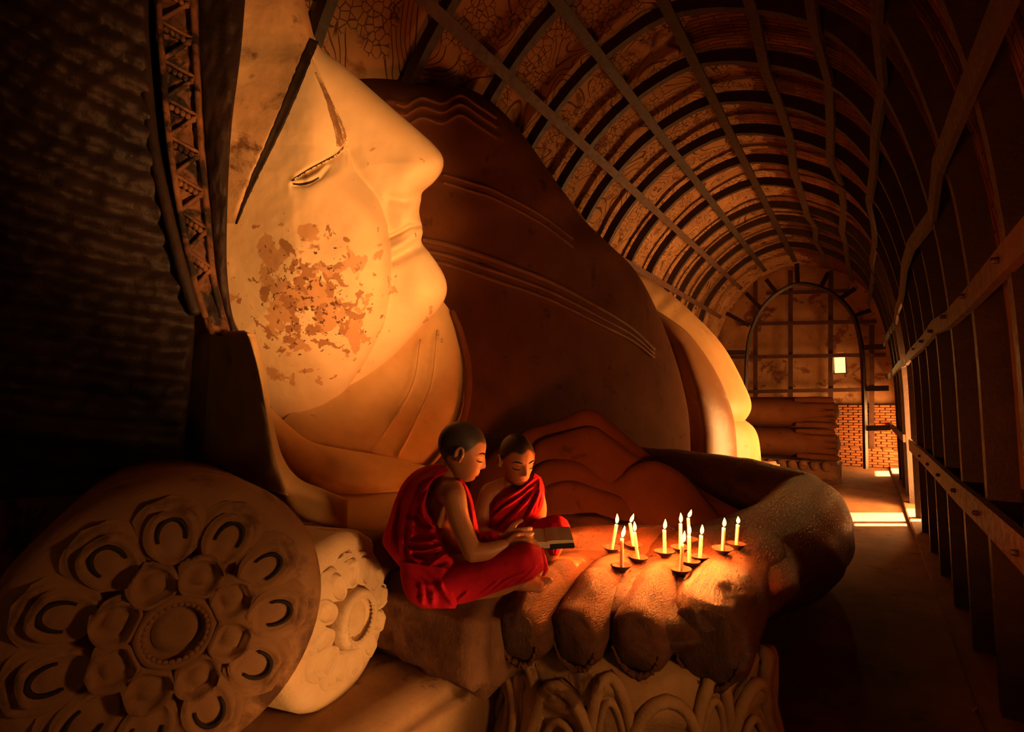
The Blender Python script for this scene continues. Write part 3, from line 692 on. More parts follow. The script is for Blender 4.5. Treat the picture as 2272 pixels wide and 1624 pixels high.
# forehead dirt: everything above the brow line wears the darker plaster
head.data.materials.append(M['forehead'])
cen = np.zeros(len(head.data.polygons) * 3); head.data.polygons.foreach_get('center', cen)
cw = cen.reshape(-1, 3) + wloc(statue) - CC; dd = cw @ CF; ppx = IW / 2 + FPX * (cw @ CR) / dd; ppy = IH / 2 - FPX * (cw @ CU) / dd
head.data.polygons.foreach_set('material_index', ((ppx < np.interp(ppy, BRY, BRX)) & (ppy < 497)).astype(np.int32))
def on_face(name, line, wid, m, off=.006, parent=head, back_=.02, n=60, k=5):
    c = catmull([(*p, w) for p, w in zip(line, wid)], n); t = np.gradient(c[:, :2], axis=0); t /= np.linalg.norm(t, axis=1)[:, None]
    nn_ = np.stack([-t[:, 1], t[:, 0]], 1); v = np.linspace(-1, 1, k)
    x = c[:, None, 0] + nn_[:, None, 0] * c[:, 2][:, None] * v; y = c[:, None, 1] + nn_[:, None, 1] * c[:, 2][:, None] * v
    x = x + vnoise(x / 9, y / 9, 5) * 2.5 * np.abs(v) * (c[:, 2] > 4)[:, None]
    d = face_depth(x, y) - face_h(x, y)
    fr = P(x, y, d - off * (1 - .6 * v ** 2)); bk = P(x, y, d + back_)
    R_ = np.concatenate([fr, bk[:, ::-1]], 1); mm = R_.shape[1]
    F = gridf(n, mm, True).tolist() + [list(range(mm))[::-1], [(n - 1) * mm + i for i in range(mm)]]
    return obj(name, R_.reshape(-1, 3), [f[::-1] for f in F], m, parent)
on_face('eyebrow', BROW[:, :2].tolist()[::4] + [BROW[-1, :2].tolist()], BROW[:, 2].tolist()[::4] + [2.5], M['paintblack'])
on_face('eyelid_line', [(648, 402), (662, 391), (692, 373), (730, 353), (750, 341), (764, 324)], [2.2, 2.4, 2.6, 2.8, 2.6, 1.5], M['paintblack'], .004)
on_face('lower_eyelid_line', [(650, 408), (668, 409), (690, 404), (708, 394)], [1.8, 2.6, 2.6, 1.6], M['paintblack'], .004)
on_face('stain', [(700, 160), (722, 205), (742, 255), (756, 300), (752, 325)], [2, 5, 9, 12, 5], M['stain'], .0025, n=40, k=9)
# hair, hair band and ornamented diadem
hd = lambda s: .10 + 0 * s
band = obj('hair_band', *solid([(445, -260, 2.62), (440, -100, 2.60), (440, 100, 2.56), (452, 280, 2.52), (465, 450, 2.48), (478, 600, 2.45), (500, 720, 2.45), (520, 770, 2.45)],
    [(552, -260, 2.66), (550, -100, 2.64), (536, 100, 2.58), (514, 280, 2.53), (505, 450, 2.49), (504, 600, 2.46), (520, 715, 2.46), (560, 790, 2.46)], 120, 24, .03, .3,
    feat=lambda x, y: vnoise(x / 18, y / 40, 31) * .02), M['hair'], statue)
dia = obj('diadem', *solid([(338, -260, 2.46), (340, 0, 2.42), (350, 160, 2.38), (368, 330, 2.34), (395, 480, 2.32), (425, 620, 2.30), (460, 740, 2.30)],
    [(440, -260, 2.56), (440, 0, 2.52), (445, 160, 2.48), (455, 330, 2.44), (468, 480, 2.42), (482, 620, 2.40), (515, 750, 2.40)], 120, 24, .05, .3,
    feat=lambda x, y: vnoise(x / 10, y / 10, 41) * .025), M['ornament'], statue)
LA = catmull([(352, -120, 2.35), (352, 0, 2.34), (362, 160, 2.31), (378, 330, 2.27), (402, 480, 2.255), (430, 620, 2.24), (455, 700, 2.24)], 60)
LB = catmull([(428, -120, 2.44), (428, 0, 2.43), (436, 160, 2.40), (446, 330, 2.36), (460, 480, 2.34), (474, 620, 2.325), (492, 700, 2.33)], 60)
for L in (LA, LB): obj('diadem_edge', *tube(P(L[:, 0], L[:, 1], L[:, 2]), np.full(60, .014), 8), M['ornament'], dia)
for k in range(0, 54, 6):
    tri = [LA[k], (LB[k + 3] * .97 + LA[k + 3] * .03), LA[k + 6 if k + 6 < 60 else 59]]
    t3 = np.array([P(*t) for t in tri])
    obj('diadem_triangle', *tube(np.concatenate([t3[0] + (t3[1] - t3[0]) * np.linspace(0, 1, 6)[:, None], t3[1] + (t3[2] - t3[1]) * np.linspace(.2, 1, 6)[:, None]]), np.full(12, .010), 6), M['ornament'], dia)
    for j in range(1, 6):
        c = t3[0] + (t3[1] - t3[0]) * j / 6 + (t3[2] - t3[0]) * .17
        obj('bead', *ellipsoid(c, (.013, .013, .016), n=6, m=8), M['ornament'], dia)
for x0, w_ in ((312, 11),):
    L = catmull([(x0, -160, 2.36), (x0 + 2, 0, 2.33), (x0 + 12, 160, 2.29), (x0 + 30, 330, 2.25), (x0 + 62, 480, 2.22), (x0 + 92, 600, 2.20), (x0 + 120, 690, 2.20)], 50)
    obj('diadem_cord', *tube(P(L[:, 0], L[:, 1], L[:, 2]), np.full(50, .024), 10), M['hair'], dia)
def hair_feat(x, y):
    v = (y + (x - 150) * np.interp(y, [-200, 300, 600, 900], [-.75, -.48, -.20, -.10])) / 62.
    return .035 * np.abs(np.sin(v * math.pi + .5 * vnoise(x / 120, y / 90, 3))) + vnoise(x / 40, y / 22, 13) * .02
obj('hair', *solid([(-160, -420, 2.20), (-160, 0, 2.05), (-160, 400, 1.95), (-160, 700, 1.98), (-160, 860, 2.0), (-160, 1120, 2.05)],
    [(345, -300, 2.42), (330, 40, 2.38), (352, 330, 2.34), (385, 540, 2.32), (432, 690, 2.32), (400, 1080, 2.34)], 150, 90, .10, .4, feat=hair_feat,
    prof=lambda u: .55 + .45 * np.sqrt(np.maximum(0, 1 - (2 * u - 1) ** 2))), M['hair'], statue)
# the flat upper ear, its lit rim and the long lobe
def at_plane(pts, y): return [(px, py, depth(on_y(px, py, y))) for px, py in pts]
obj('ear', *solid(at_plane([(448, 737), (400, 765), (355, 830), (318, 905), (290, 958), (300, 1010)], 1.10), at_plane([(542, 733), (564, 752), (579, 830), (596, 930), (612, 1020), (640, 1100)], 1.10),
    60, 40, .05, .16, feat=lambda x, y: vnoise(x / 60, y / 60, 6) * .02, prof=lambda u: q(u / .10) * q((1 - u) / .10), cap=(.08, 0)), M['ear'], statue)
obj('earlobe', *solid([(548, 740, 2.12), (572, 830, 2.09), (592, 940, 2.06), (608, 1030, 2.03), (640, 1118, 2.01), (690, 1158, 2.02), (772, 1176, 2.05)],
    [(566, 742, 2.18), (590, 830, 2.16), (603, 920, 2.13), (626, 1010, 2.10), (662, 1060, 2.08), (716, 1084, 2.09), (772, 1108, 2.12)], 70, 20, .045, .12, cap=(.05, .08)), M['neck'], statue)
# cushion rolls under cheek and neck
obj('cheek_cushion', *solid([(592, 895, 2.72), (640, 943, 2.70), (690, 979, 2.70), (760, 996, 2.72), (860, 1013, 2.78), (1010, 1050, 2.86)],
    [(606, 985, 2.60), (628, 1020, 2.58), (664, 1066, 2.57), (722, 1090, 2.58), (800, 1099, 2.62), (1010, 1100, 2.75)], 70, 26, .09, .15, feat=lambda x, y: vnoise(x / 50, y / 50, 8) * .02), M['neck'], statue)
obj('lower_cushion', *solid([(690, 1078, 2.62), (770, 1096, 2.60), (860, 1092, 2.62), (1010, 1092, 2.66)], [(690, 1190, 2.36), (770, 1195, 2.36), (860, 1196, 2.36), (1010, 1210, 2.36)], 40, 22, .08, .2), M['neck'], statue)
# neck with its three folds
obj('neck', *solid([(600, 960, 3.06), (670, 890, 3.14), (770, 790, 3.28), (850, 710, 3.40), (920, 660, 3.48), (960, 640, 3.52)],
    [(900, 1075, 2.92), (985, 1010, 3.02), (1028, 925, 3.12), (1040, 830, 3.24), (1020, 745, 3.40), (1000, 690, 3.52)], 110, 60, .14, .3,
    feat=lambda x, y: .016 * np.exp(-(pdist(x, y, [(968, 745), (955, 850), (920, 930), (880, 1020)])[0] / 5) ** 2)
        + .016 * np.exp(-(pdist(x, y, [(930, 760), (915, 850), (870, 930), (815, 1000)])[0] / 5) ** 2) + vnoise(x / 60, y / 60, 9) * .02,
    prof=lambda u: np.sqrt(np.maximum(0, 1 - u ** 3))), M['neck'], statue)
cl_ = catmull([(1004, 694, 3.40), (1024, 745, 3.28), (1040, 830, 3.12), (1030, 925, 3.00), (990, 1010, 2.90), (940, 1060, 2.84)], 40)
obj('robe_collar', *tube(P(cl_[:, 0], cl_[:, 1], cl_[:, 2] + .03), np.full(40, .022), 10), M['robe_paint'], statue)
# chest and shoulder under the robe
def torso_feat(x, y):
    f = 0
    for off in (0, 22, 40):
        f = f + .030 * np.exp(-(pdist(x, y, [(900, 528 + off), (1000, 548 + off), (1110, 585 + off), (1220, 628 + off * .9), (1330, 685 + off * .8), (1400, 730 + off * .6), (1450, 775 + off * .4)])[0] / 6) ** 2)
    for off in (0, 16): f = f + .022 * np.exp(-(pdist(x, y, [(900, 368 + off), (1000, 395 + off), (1100, 425 + off), (1200, 480 + off), (1280, 540 + off)])[0] / 6) ** 2)
    for off in (0, 20, 44): f = f + .025 * np.exp(-(pdist(x, y, [(860, 222 + off), (900, 232 + off), (935, 214 + off), (980, 226 + off), (1020, 208 + off), (1060, 232 + off), (1110, 262 + off)])[0] / 6) ** 2)
    return f + vnoise(x / 120, y / 120, 14) * .04
torso = obj('robed_torso', *solid([(700, 150, 4.25), (720, 300, 4.2), (760, 500, 4.15), (800, 700, 4.1), (850, 900, 4.0), (880, 1040, 3.95), (900, 1130, 3.9)],
    [(930, 182, 4.45), (1045, 200, 4.55), (1112, 245, 4.7), (1170, 312, 4.85), (1205, 362, 5.0), (1252, 428, 5.2), (1292, 484, 5.5), (1356, 546, 5.8), (1404, 594, 6.1), (1444, 660, 6.3), (1486, 760, 6.5), (1515, 855, 6.6), (1530, 945, 6.6), (1533, 1090, 6.4)],
    190, 120, .62, .9, feat=torso_feat, prof=lambda u: q((1 - u) / .62), cap=(.16, 0)), M['robe_paint'], statue)
obj('shoulder_back', *solid([(1120, 300, 5.3), (1180, 380, 5.4), (1230, 460, 5.6), (1270, 510, 5.8)], [(1172, 310, 5.5), (1208, 370, 5.6), (1262, 440, 5.8), (1302, 492, 6.0)], 40, 12, .08, .3), M['hip_brown'], statue)
def on_part(name, o, line, rad, m, n=70):
    c = catmull(line, n); pts = []; org = wloc(o)
    for x, y in c:
        d_ = ray(x, y); hit, p, nn_, i_ = o.ray_cast(Vector(CC - org), Vector(d_ / np.linalg.norm(d_)))
        if hit: pts.append(np.array(p) + org)
    if len(pts) > 3: obj(name, *tube(np.array(pts), np.full(len(pts), rad), 8), m, o)
bpy.context.view_layer.update()
for off in (0, 24, 44):
    on_part('robe_hem', torso, [(940, 533 + off), (1000, 546 + off), (1110, 583 + off), (1220, 626 + off * .9), (1330, 684 + off * .8), (1400, 728 + off * .6), (1450, 775 + off * .4)], .020 if off else .026, M['robe_line'])
for off in (0, 18): on_part('robe_hem', torso, [(985, 388 + off), (1050, 408 + off), (1100, 425 + off), (1200, 478 + off), (1270, 530 + off)], .014, M['robe_line'])
for off in (0, 20, 44): on_part('robe_hem', torso, [(880, 232 + off), (900, 236 + off), (935, 218 + off), (980, 230 + off), (1020, 212 + off), (1058, 234 + off), (1100, 262 + off)], .013, M['robe_line'])
nk = [o for o in statue.children if o.name.startswith('neck')][0]
for ln in ([(972, 735), (958, 850), (925, 930), (885, 1010)], [(935, 755), (918, 850), (875, 930), (825, 1000)]): on_part('neck_line', nk, ln, .010, M['neck'])
# robe folds lying in layers in front of the chest
FOLD = [([(1040, 1060), (1090, 1005), (1160, 958), (1200, 944), (1250, 927), (1300, 907), (1340, 921), (1380, 957), (1430, 1000), (1490, 1040), (1580, 1100), (1680, 1150)], 3.75),
        ([(1120, 1075), (1170, 1008), (1195, 978), (1240, 962), (1310, 947), (1350, 966), (1400, 1002), (1450, 1034), (1530, 1095), (1620, 1160)], 3.62),
        ([(1060, 1150), (1120, 1100), (1165, 1060), (1192, 1032), (1230, 1019), (1290, 1026), (1345, 1056), (1372, 1056), (1402, 1034), (1450, 1023), (1510, 1048), (1560, 1102), (1610, 1165)], 3.48),
        ([(1080, 1160), (1150, 1120), (1185, 1098), (1220, 1074), (1270, 1066), (1320, 1082), (1380, 1102), (1440, 1135), (1500, 1170)], 3.34)]
for top, d in FOLD:
    bot = [(x, 1215 + (x - 1300) * .0) for x, y in top]
    obj('robe_fold', *solid([(x, y, d) for x, y in top], [(x, y, d - .35) for x, y in bot], 90, 30, .05, .3, prof=lambda u: q(u / .10) * (1 + .9 * u), feat=lambda x, y: vnoise(x / 50, y / 50, 15) * .02), M['robe_paint'], statue)
# hips and thighs beyond, catching the doorway light
obj('hip_wrap', *solid([(1380, 640, 7.1), (1400, 760, 7.0), (1420, 900, 6.9), (1440, 1060, 6.8)], [(1462, 690, 7.6), (1530, 742, 7.6), (1592, 832, 7.5), (1628, 930, 7.4), (1638, 1060, 7.3)], 70, 60, .42, .5, cap=(.12, 0),
    feat=lambda x, y: -.26 * np.exp(-(pdist(x, y, [(1440, 690), (1485, 770), (1515, 870), (1528, 960), (1530, 1060)])[0] / 26) ** 2)), M['hip_brown'], statue)
obj('thigh', *solid([(1360, 590, 8.4), (1420, 740, 8.3), (1500, 860, 8.1), (1560, 960, 8.0)], [(1402, 595, 8.9), (1470, 638, 8.9), (1532, 690, 8.8), (1602, 764, 8.7), (1650, 850, 8.5), (1667, 905, 8.4), (1640, 950, 8.3)], 80, 50, .55, .5, cap=(.10, .2),
    feat=lambda x, y: .02 * np.sin((x + y) / 9.) * gau(x, y, 1500, 660, 60, 40)), M['hip'], statue)
obj('lower_thigh', *solid([(1590, 910, 8.2), (1580, 960, 8.1), (1575, 1060, 8.0)], [(1640, 922, 8.5), (1680, 962, 8.4), (1692, 1060, 8.3)], 40, 40, .35, .5, cap=(.2, 0)), M['hip'], statue)
# feet, soles together, toes to the corridor
fx0, fx1 = -2.5, -.62
YF = 12.0
for k in range(2):
    zc = 1.42 - k * .66
    V, F = tube([(fx0 - .6, YF + .5, zc), (fx0, YF + .5, zc), (-1.4, YF + .5, zc), (-.80, YF + .5, zc)], [(.45, .30), (.48, .32), (.5, .325), (.46, .315)], 28, 30)
    ft = obj('foot', V, F, M['robe_paint'], statue)
    for j in range(5):
        zz_ = zc + .26 - j * .13; L_ = [.06, .10, .12, .13, .15][j] if k else [.05, .08, .10, .11, .13][j]
        obj('toe', *tube([(-1.2, YF + .14, zz_), (-.9, YF + .10, zz_), (fx1 + L_ * .6, YF + .12, zz_ - .01)], [.05, .066, .066], 12, 10), M['robe_paint'], ft)
obj('foot_pedestal', *rough_box((-1.6, YF + .45, .21), (2.3, 1.1, .42), 8, .02, 6, .06), M['stone_red'], statue)
for j in range(7): obj('pedestal_petal', *ellipsoid((-1.9 + j * .20, YF - .11, .33), (.09, .05, .10), n=8, m=10), M['stone_red'], statue)

# ------------------------------------------------------------------ the giant arm, hand and fingers
def bumpy(V, seed, amp, sc=6.0):
    return V + np.stack([vnoise(V[:, 0] * sc, V[:, 1] * sc * .5 + V[:, 2] * sc, seed + i) for i in range(3)], 1) * amp
V, F = tube([(-.66, 3.0, .70), (-.52, 3.9, .62), (-.50, 4.8, .52), (-.52, 5.45, .47), (-.60, 5.75, .48)], [(.30, .27), (.34, .34), (.37, .41), (.39, .47), (.38, .46)], 40, 50)
obj('forearm', bumpy(V, 50, .03, 2.5), F, M['lacquer'], statue)
V, F = tube([(-.62, 5.75, .52), (-1.1, 5.55, .60), (-1.7, 5.2, .66), (-2.4, 4.9, .70)], [(.44, .44), (.45, .47), (.46, .48), (.46, .48)], 40, 40)
obj('upper_arm', bumpy(V, 53, .03, 2.5), F, M['lacquer'], statue)
V, F = tube([(-.74, 1.85, .86), (-.69, 2.15, .865), (-.66, 2.5, .85), (-.66, 3.0, .76), (-.62, 3.5, .68)], [(.30, .10), (.37, .125), (.385, .145), (.34, .20), (.30, .26)], 48, 60)
Vt = bumpy(V, 56, .035, 4)
hand = obj('hand', Vt, F, M['lacquer'], statue)
FING = [((1146, 1418), .855, (1330, 1232), .90, .094, .100), ((1270, 1424), .85, (1430, 1232), .895, .100, .112), ((1406, 1434), .845, (1545, 1236), .89, .104, .116), ((1562, 1436), .845, (1672, 1240), .86, .142, .152)]
for k, (tp, tz, rp, rz, r0, r1) in enumerate(FING):
    T = on_z(*tp, tz - .012); Rr = on_z(*rp, rz); ax = Rr - T; L_ = np.linalg.norm(ax[:2]); ax /= np.linalg.norm(ax)
    T2 = T + ax * r0 * .55
    pts = [T2, T2 + (Rr - T2) * .18 + CZ * .030, T2 + (Rr - T2) * .42 + CZ * .040, T2 + (Rr - T2) * .7 + CZ * .012, Rr + CZ * .0, Rr + ax * .25 - CZ * .02]
    V, F = tube(pts, [(r0 * .98, r0 * 1.14), (r0 * 1.05, r0 * 1.18), (r0 * 1.0, r0 * 1.06), (r1, r1), (r1 * .97, r1 * .95), (r1 * .8, r1 * .7)], 36, 54, capk=.55)
    # knuckle creases across the top
    s = ((V - T2) @ ax) / np.linalg.norm(Rr - T2)
    cr = sum(np.exp(-((s - c) / .012) ** 2) for c in (.28, .60))
    V = V - np.outer(cr * .010, CZ) * (V[:, 2] > np.median(V[:, 2]))[:, None]
    f = obj('finger', bumpy(V, 60 + k * 3, .016, 9), F, M['lacquer'] if k == 3 else M['fingerskin'], statue)
    B = frame_of(-ax - CZ * .10)
    nail = ellipsoid((0, 0, 0), (1, 1, 1), n=20, m=30)[0]
    sq = 1 / (np.abs(nail[:, 0]) ** 4 + np.abs(nail[:, 1]) ** 4 + 1e-6) ** .25 * np.hypot(nail[:, 0], nail[:, 1])
    nail = nail * np.stack([r0 * .66 * sq, r0 * .86 * sq, 0 * sq + r0 * .17], 1)
    nail = nail * (1 + vnoise(nail[:, 0] * 60, nail[:, 1] * 60, 70 + k) * .10)[:, None]
    obj('nail', nail @ B.T + T + ax * r0 * .10 + CZ * .004, ellipsoid((0, 0, 0), (1, 1, 1), n=20, m=30)[1], M['nail'], f)
    a = np.linspace(math.radians(190), math.radians(350), 40)
    rim = np.stack([np.cos(a) * r0 * .74, np.sin(a) * r0 * .98 - r0 * .02, np.full(40, r0 * .10)], 1); rim += np.random.default_rng(k).normal(0, .0022, rim.shape)
    obj('nail_rim', *tube(rim @ B.T + T + ax * r0 * .16, np.interp(np.linspace(-1, 1, 40), [-1, 0, 1], [.004, .013, .004]), 8), M['fingerskin'], f)
# the roll of the thumb base behind the candles
tb = [P(1225, 1225, 2.20), P(1300, 1212, 2.32), P(1390, 1204, 2.46), P(1480, 1196, 2.62)]
obj('thumb_base', *tube(tb, [.085, .09, .085, .07], 24, 30), M['lacquer'], statue)

# ------------------------------------------------------------------ lotus pedestal below the hand
ped = empty('lotus_pedestal', (-.81, 1.98, 0), 'worn sandstone lotus pedestal with arched petals under the giant fingers', 'pedestal')
def plan(a, R=1.0):
    c = .515 * R * math.cos(a); e = .37 * R * math.sin(a)
    return np.array([-.81, 1.98]) + CR[:2] * c + CH[:2] * e
ang = np.linspace(0, 2 * math.pi, 96, endpoint=False); lv = [(.0, 1.10), (.22, 1.08), (.40, 1.0), (.52, .94), (.62, .96), (.70, .98), (.735, .93), (.75, .5)]
V = np.array([[*plan(a, r * (1 + .015 * math.sin(a * 9))), z_] for z_, r in lv for a in ang])
obj('pedestal_body', bumpy(V, 80, .03, 6), gridf(len(lv), 96, True).tolist() + [[(len(lv) - 1) * 96 + i for i in range(96)]], M['lotus'], ped)
def petal_on(a0, half, z0, z1, out, name):
    n, k = 22, 15; s = np.linspace(0, 1, n); t = np.linspace(-1, 1, k); V = []; W = []
    for si in s:
        wd = half * np.sqrt(max(0, 1 - max(0, (si - .25) / .75) ** 2.2)) + .004
        for tj in t:
            e = min(1 - abs(tj), (1 - si) * 1.6); hgt = out * (q(np.array(e / .20)) - .85 * sm(np.array((e - .20) / .14)) + .55 * sm(np.array((e - .42) / .3)))
            a = a0 + tj * wd; z_ = z0 + (z1 - z0) * si; r = np.interp(z_, [l[0] for l in lv], [l[1] for l in lv]) + .01
            pxy = plan(a, r + float(hgt)); V.append([*pxy, z_]); W.append([*plan(a, r - .05), z_])
    F = gridf(n, k).tolist(); nn = n * k; G = [f[::-1] for f in F] + [[i + nn for i in f] for f in F]
    ringi = [i * k for i in range(n)] + [(n - 1) * k + j for j in range(1, k)] + [i * k + k - 1 for i in range(n - 2, -1, -1)] + [j for j in range(k - 2, 0, -1)]
    for a, b in zip(ringi, ringi[1:] + ringi[:1]): G.append([a, b, b + nn, a + nn])
    pt = obj(name, bumpy(np.array(V + W), 85, .005, 12), G, M['lotus'], ped)
    for f_, rr in ((1.0, .021), (.68, .013)):
        ss = np.linspace(-1, 1, 41); L = []
        for v in ss:
            sn_ = 1 - abs(v) ** 1.35; si = sn_ * (.97 if f_ == 1 else .78); wd = f_ * half * np.sqrt(max(0, 1 - max(0, (sn_ - .2) / .8) ** 2.0))
            z_ = z0 + (z1 - z0) * si; r = np.interp(z_, [l[0] for l in lv], [l[1] for l in lv]) + out * .75
            L.append([*plan(a0 + np.sign(v) * wd, r), z_])
        obj('petal_edge', *tube(np.array(L), np.full(41, rr), 8), M['lotus'], pt)
for k in range(5):
    petal_on(math.radians(192 + k * 40), .31, .06, .69, .10, 'petal')
for k in range(4):
    petal_on(math.radians(212 + k * 40), .15, .34, .735, .05, 'inner_petal')

# ------------------------------------------------------------------ candles in clay saucers
dg = None
CAND = [  # flame top x,y ; wax top ; foot ; words
 ((1369, 1140), (1368, 1164), (1357, 1221), 'white candle leaning away from the book, by the thumb roll, left of the leaning pair'),
 ((1386, 1167), (1380, 1195), (1380, 1263), 'white candle with a tall flame on the first fingertip side, closest to the book'),
 ((1406, 1140), (1398, 1161), (1406, 1213), 'white candle with a wind-bent flame tilting behind its leaning neighbour'),
 ((1407, 1157), (1408, 1181), (1416, 1243), 'white candle leaning towards its foot in a wide saucer, before the bent flame'),
 ((1476, 1152), (1474, 1176), (1475, 1231), 'lone white candle standing between the two clusters of candles'),
 ((1510, 1138), (1510, 1162), (1510, 1221), 'white candle half hidden behind the cluster of three tall flames'),
 ((1534, 1131), (1527, 1150), (1530, 1204), 'rearmost white candle of the cluster with a slanting flame'),
 ((1528, 1161), (1529, 1189), (1530, 1252), 'white candle in the middle of the cluster, behind the saucer out on the knuckle'),
 ((1519, 1178), (1514, 1207), (1511, 1271), 'white candle out on the knuckle, foremost of the cluster'),
 ((1558, 1164), (1556, 1188), (1553, 1241), 'white candle on the wrist side of the cluster'),
 ((1607, 1149), (1606, 1171), (1604, 1224), 'first of the two candles standing apart near the wrist'),
 ((1637, 1146), (1637, 1164), (1634, 1213), 'last candle, closest to the forearm')]
ray_objs = [o for o in statue.children if o.name.split('.')[0] in ('hand', 'finger', 'thumb_base')]
def drop(x, y, z0=1.6):
    best = -9
    for o in ray_objs:
        loc = wloc(o)
        hit, p, n_, i = o.ray_cast(Vector((x - loc[0], y - loc[1], z0 - loc[2])), Vector((0, 0, -1)))
        if hit: best = max(best, p.z + loc[2])
    return best
bpy.context.view_layer.update()
dish_me = mesh_data('clay_saucer', *lathe([(.0, 0), (.013, 0), (.0145, .004), (.022, .009), (.036, .0185), (.0385, .0205), (.037, .021), (.033, .0185), (.018, .0115), (.0, .010)], 28), M['clay'])
for k, (ft_, wt, bt_, words) in enumerate(CAND):
    zt = 1.0
    for it in range(6):
        b = on_z(bt_[0], bt_[1] + 4, zt); h_ = drop(b[0], b[1])
        if h_ > .5: zt = .5 * zt + .5 * (h_ + .003)
    b = on_z(bt_[0], bt_[1] + 4, zt); h_ = drop(b[0], b[1]); b[2] = max(h_, .9) - .002
    d = depth(b)
    o = bpy.data.objects.new('clay_saucer', dish_me); COL.objects.link(o); o.location = b; o.rotation_euler = (random.uniform(-.05, .05), random.uniform(-.05, .05), random.uniform(0, 6)); o.scale = (1.08, 1.08, random.uniform(1.25, 1.45))
    tag(o, 'clay saucer of the ' + ' '.join(words.replace('white ', '').split()[:12]), 'saucer', 'clay saucers of the candles')
    foot_ = b + CZ * .014; topv = P(wt[0], wt[1], d - .004); fl_t = P(ft_[0], ft_[1], d - .006)
    c = empty('candle', foot_, words, 'candle', 'burning candles on the giant hand')
    pts = [foot_, foot_ * .66 + topv * .34, foot_ * .33 + topv * .67, topv]
    V, F = tube(pts, [.0072, .0071, .007, .0068], 14, 16, cap=False); V = V + np.random.default_rng(k).normal(0, .00012, V.shape)
    obj('wax', V, F, M['wax'], c)
    wk = topv + CZ * .007; obj('wick', *tube([topv - CZ * .002, topv + CZ * .003, wk], [.0011, .0011, .0009], 6), M['wick'], c)
    ax = fl_t - (topv + CZ * .004); sF = np.linspace(0, 1, 16); rF = .0078 * np.sin(np.pi * sF ** .75) ** .9 * (1 - .25 * sF) + .0004
    base_f = topv + CZ * .005
    pF = base_f + ax * sF[:, None] + np.outer(.002 * np.sin(sF * 3), CR)
    obj('flame', *tube(pF, rF, 14, cap=False), M['flame'], c)
    l = lamp('candle_light', 'POINT', tuple(base_f + ax * .5 - foot_), 12.5, (1.0, .205, .03), shadow_soft_size=.012); l.parent = c
# a dry leaf on the floor by the kerb
lf = on_z(2165, 1578, .0)
o = obj('dry_leaf', *solid([(2150, 1585, depth(lf)), (2160, 1572, depth(lf)), (2172, 1562, depth(lf))], [(2152, 1588, depth(lf)), (2168, 1582, depth(lf)), (2174, 1564, depth(lf))], 10, 6, .004, .004), M['leaf'], base=tuple(lf))
tag(o, 'small curled dry leaf on the corridor floor by the kerb', 'leaf')

# ------------------------------------------------------------------ made-up tripod carrying the added fill lights, out of view
wl_ = empty('added_fill_lamp', (.50, 1.10, 0), 'made-up black tripod lamp with three round heads, added out of view as fill light', 'lamp')
obj('pole', *tube([(.50, 1.10, .25), (.50, 1.10, 1.0), (.50, 1.10, 1.66)], [.014, .014, .012], 10), M['iron'], wl_)
for a_ in (.4, 2.5, 4.6): obj('leg', *tube([(.50, 1.10, .45), (.50 + .10 * math.cos(a_), 1.10 + .16 * math.sin(a_), .0625 if math.cos(a_) > -.8 else .01)], [.010, .010], 8), M['iron'], wl_)
for kind_, loc_, e_, dir_, kw_ in FILL_LAMPS:
    Bq = frame_of(dir_); c_ = np.array(loc_) - Bq[:, 2] * .02
    V, F = lathe([(.0, -.11), (.04, -.11), (.055, -.08), (.105, .0), (.112, .0), (.06, -.085), (.045, -.118), (.0, -.118)], 24)
    hd_ = obj('fill_lamp_head', V @ Bq.T + c_, F, M['iron'], wl_)
    obj('bracket', *tube([c_ - Bq[:, 2] * .10, np.array([.50, 1.10, loc_[2] - .03])], [.009, .009], 8), M['iron'], hd_)

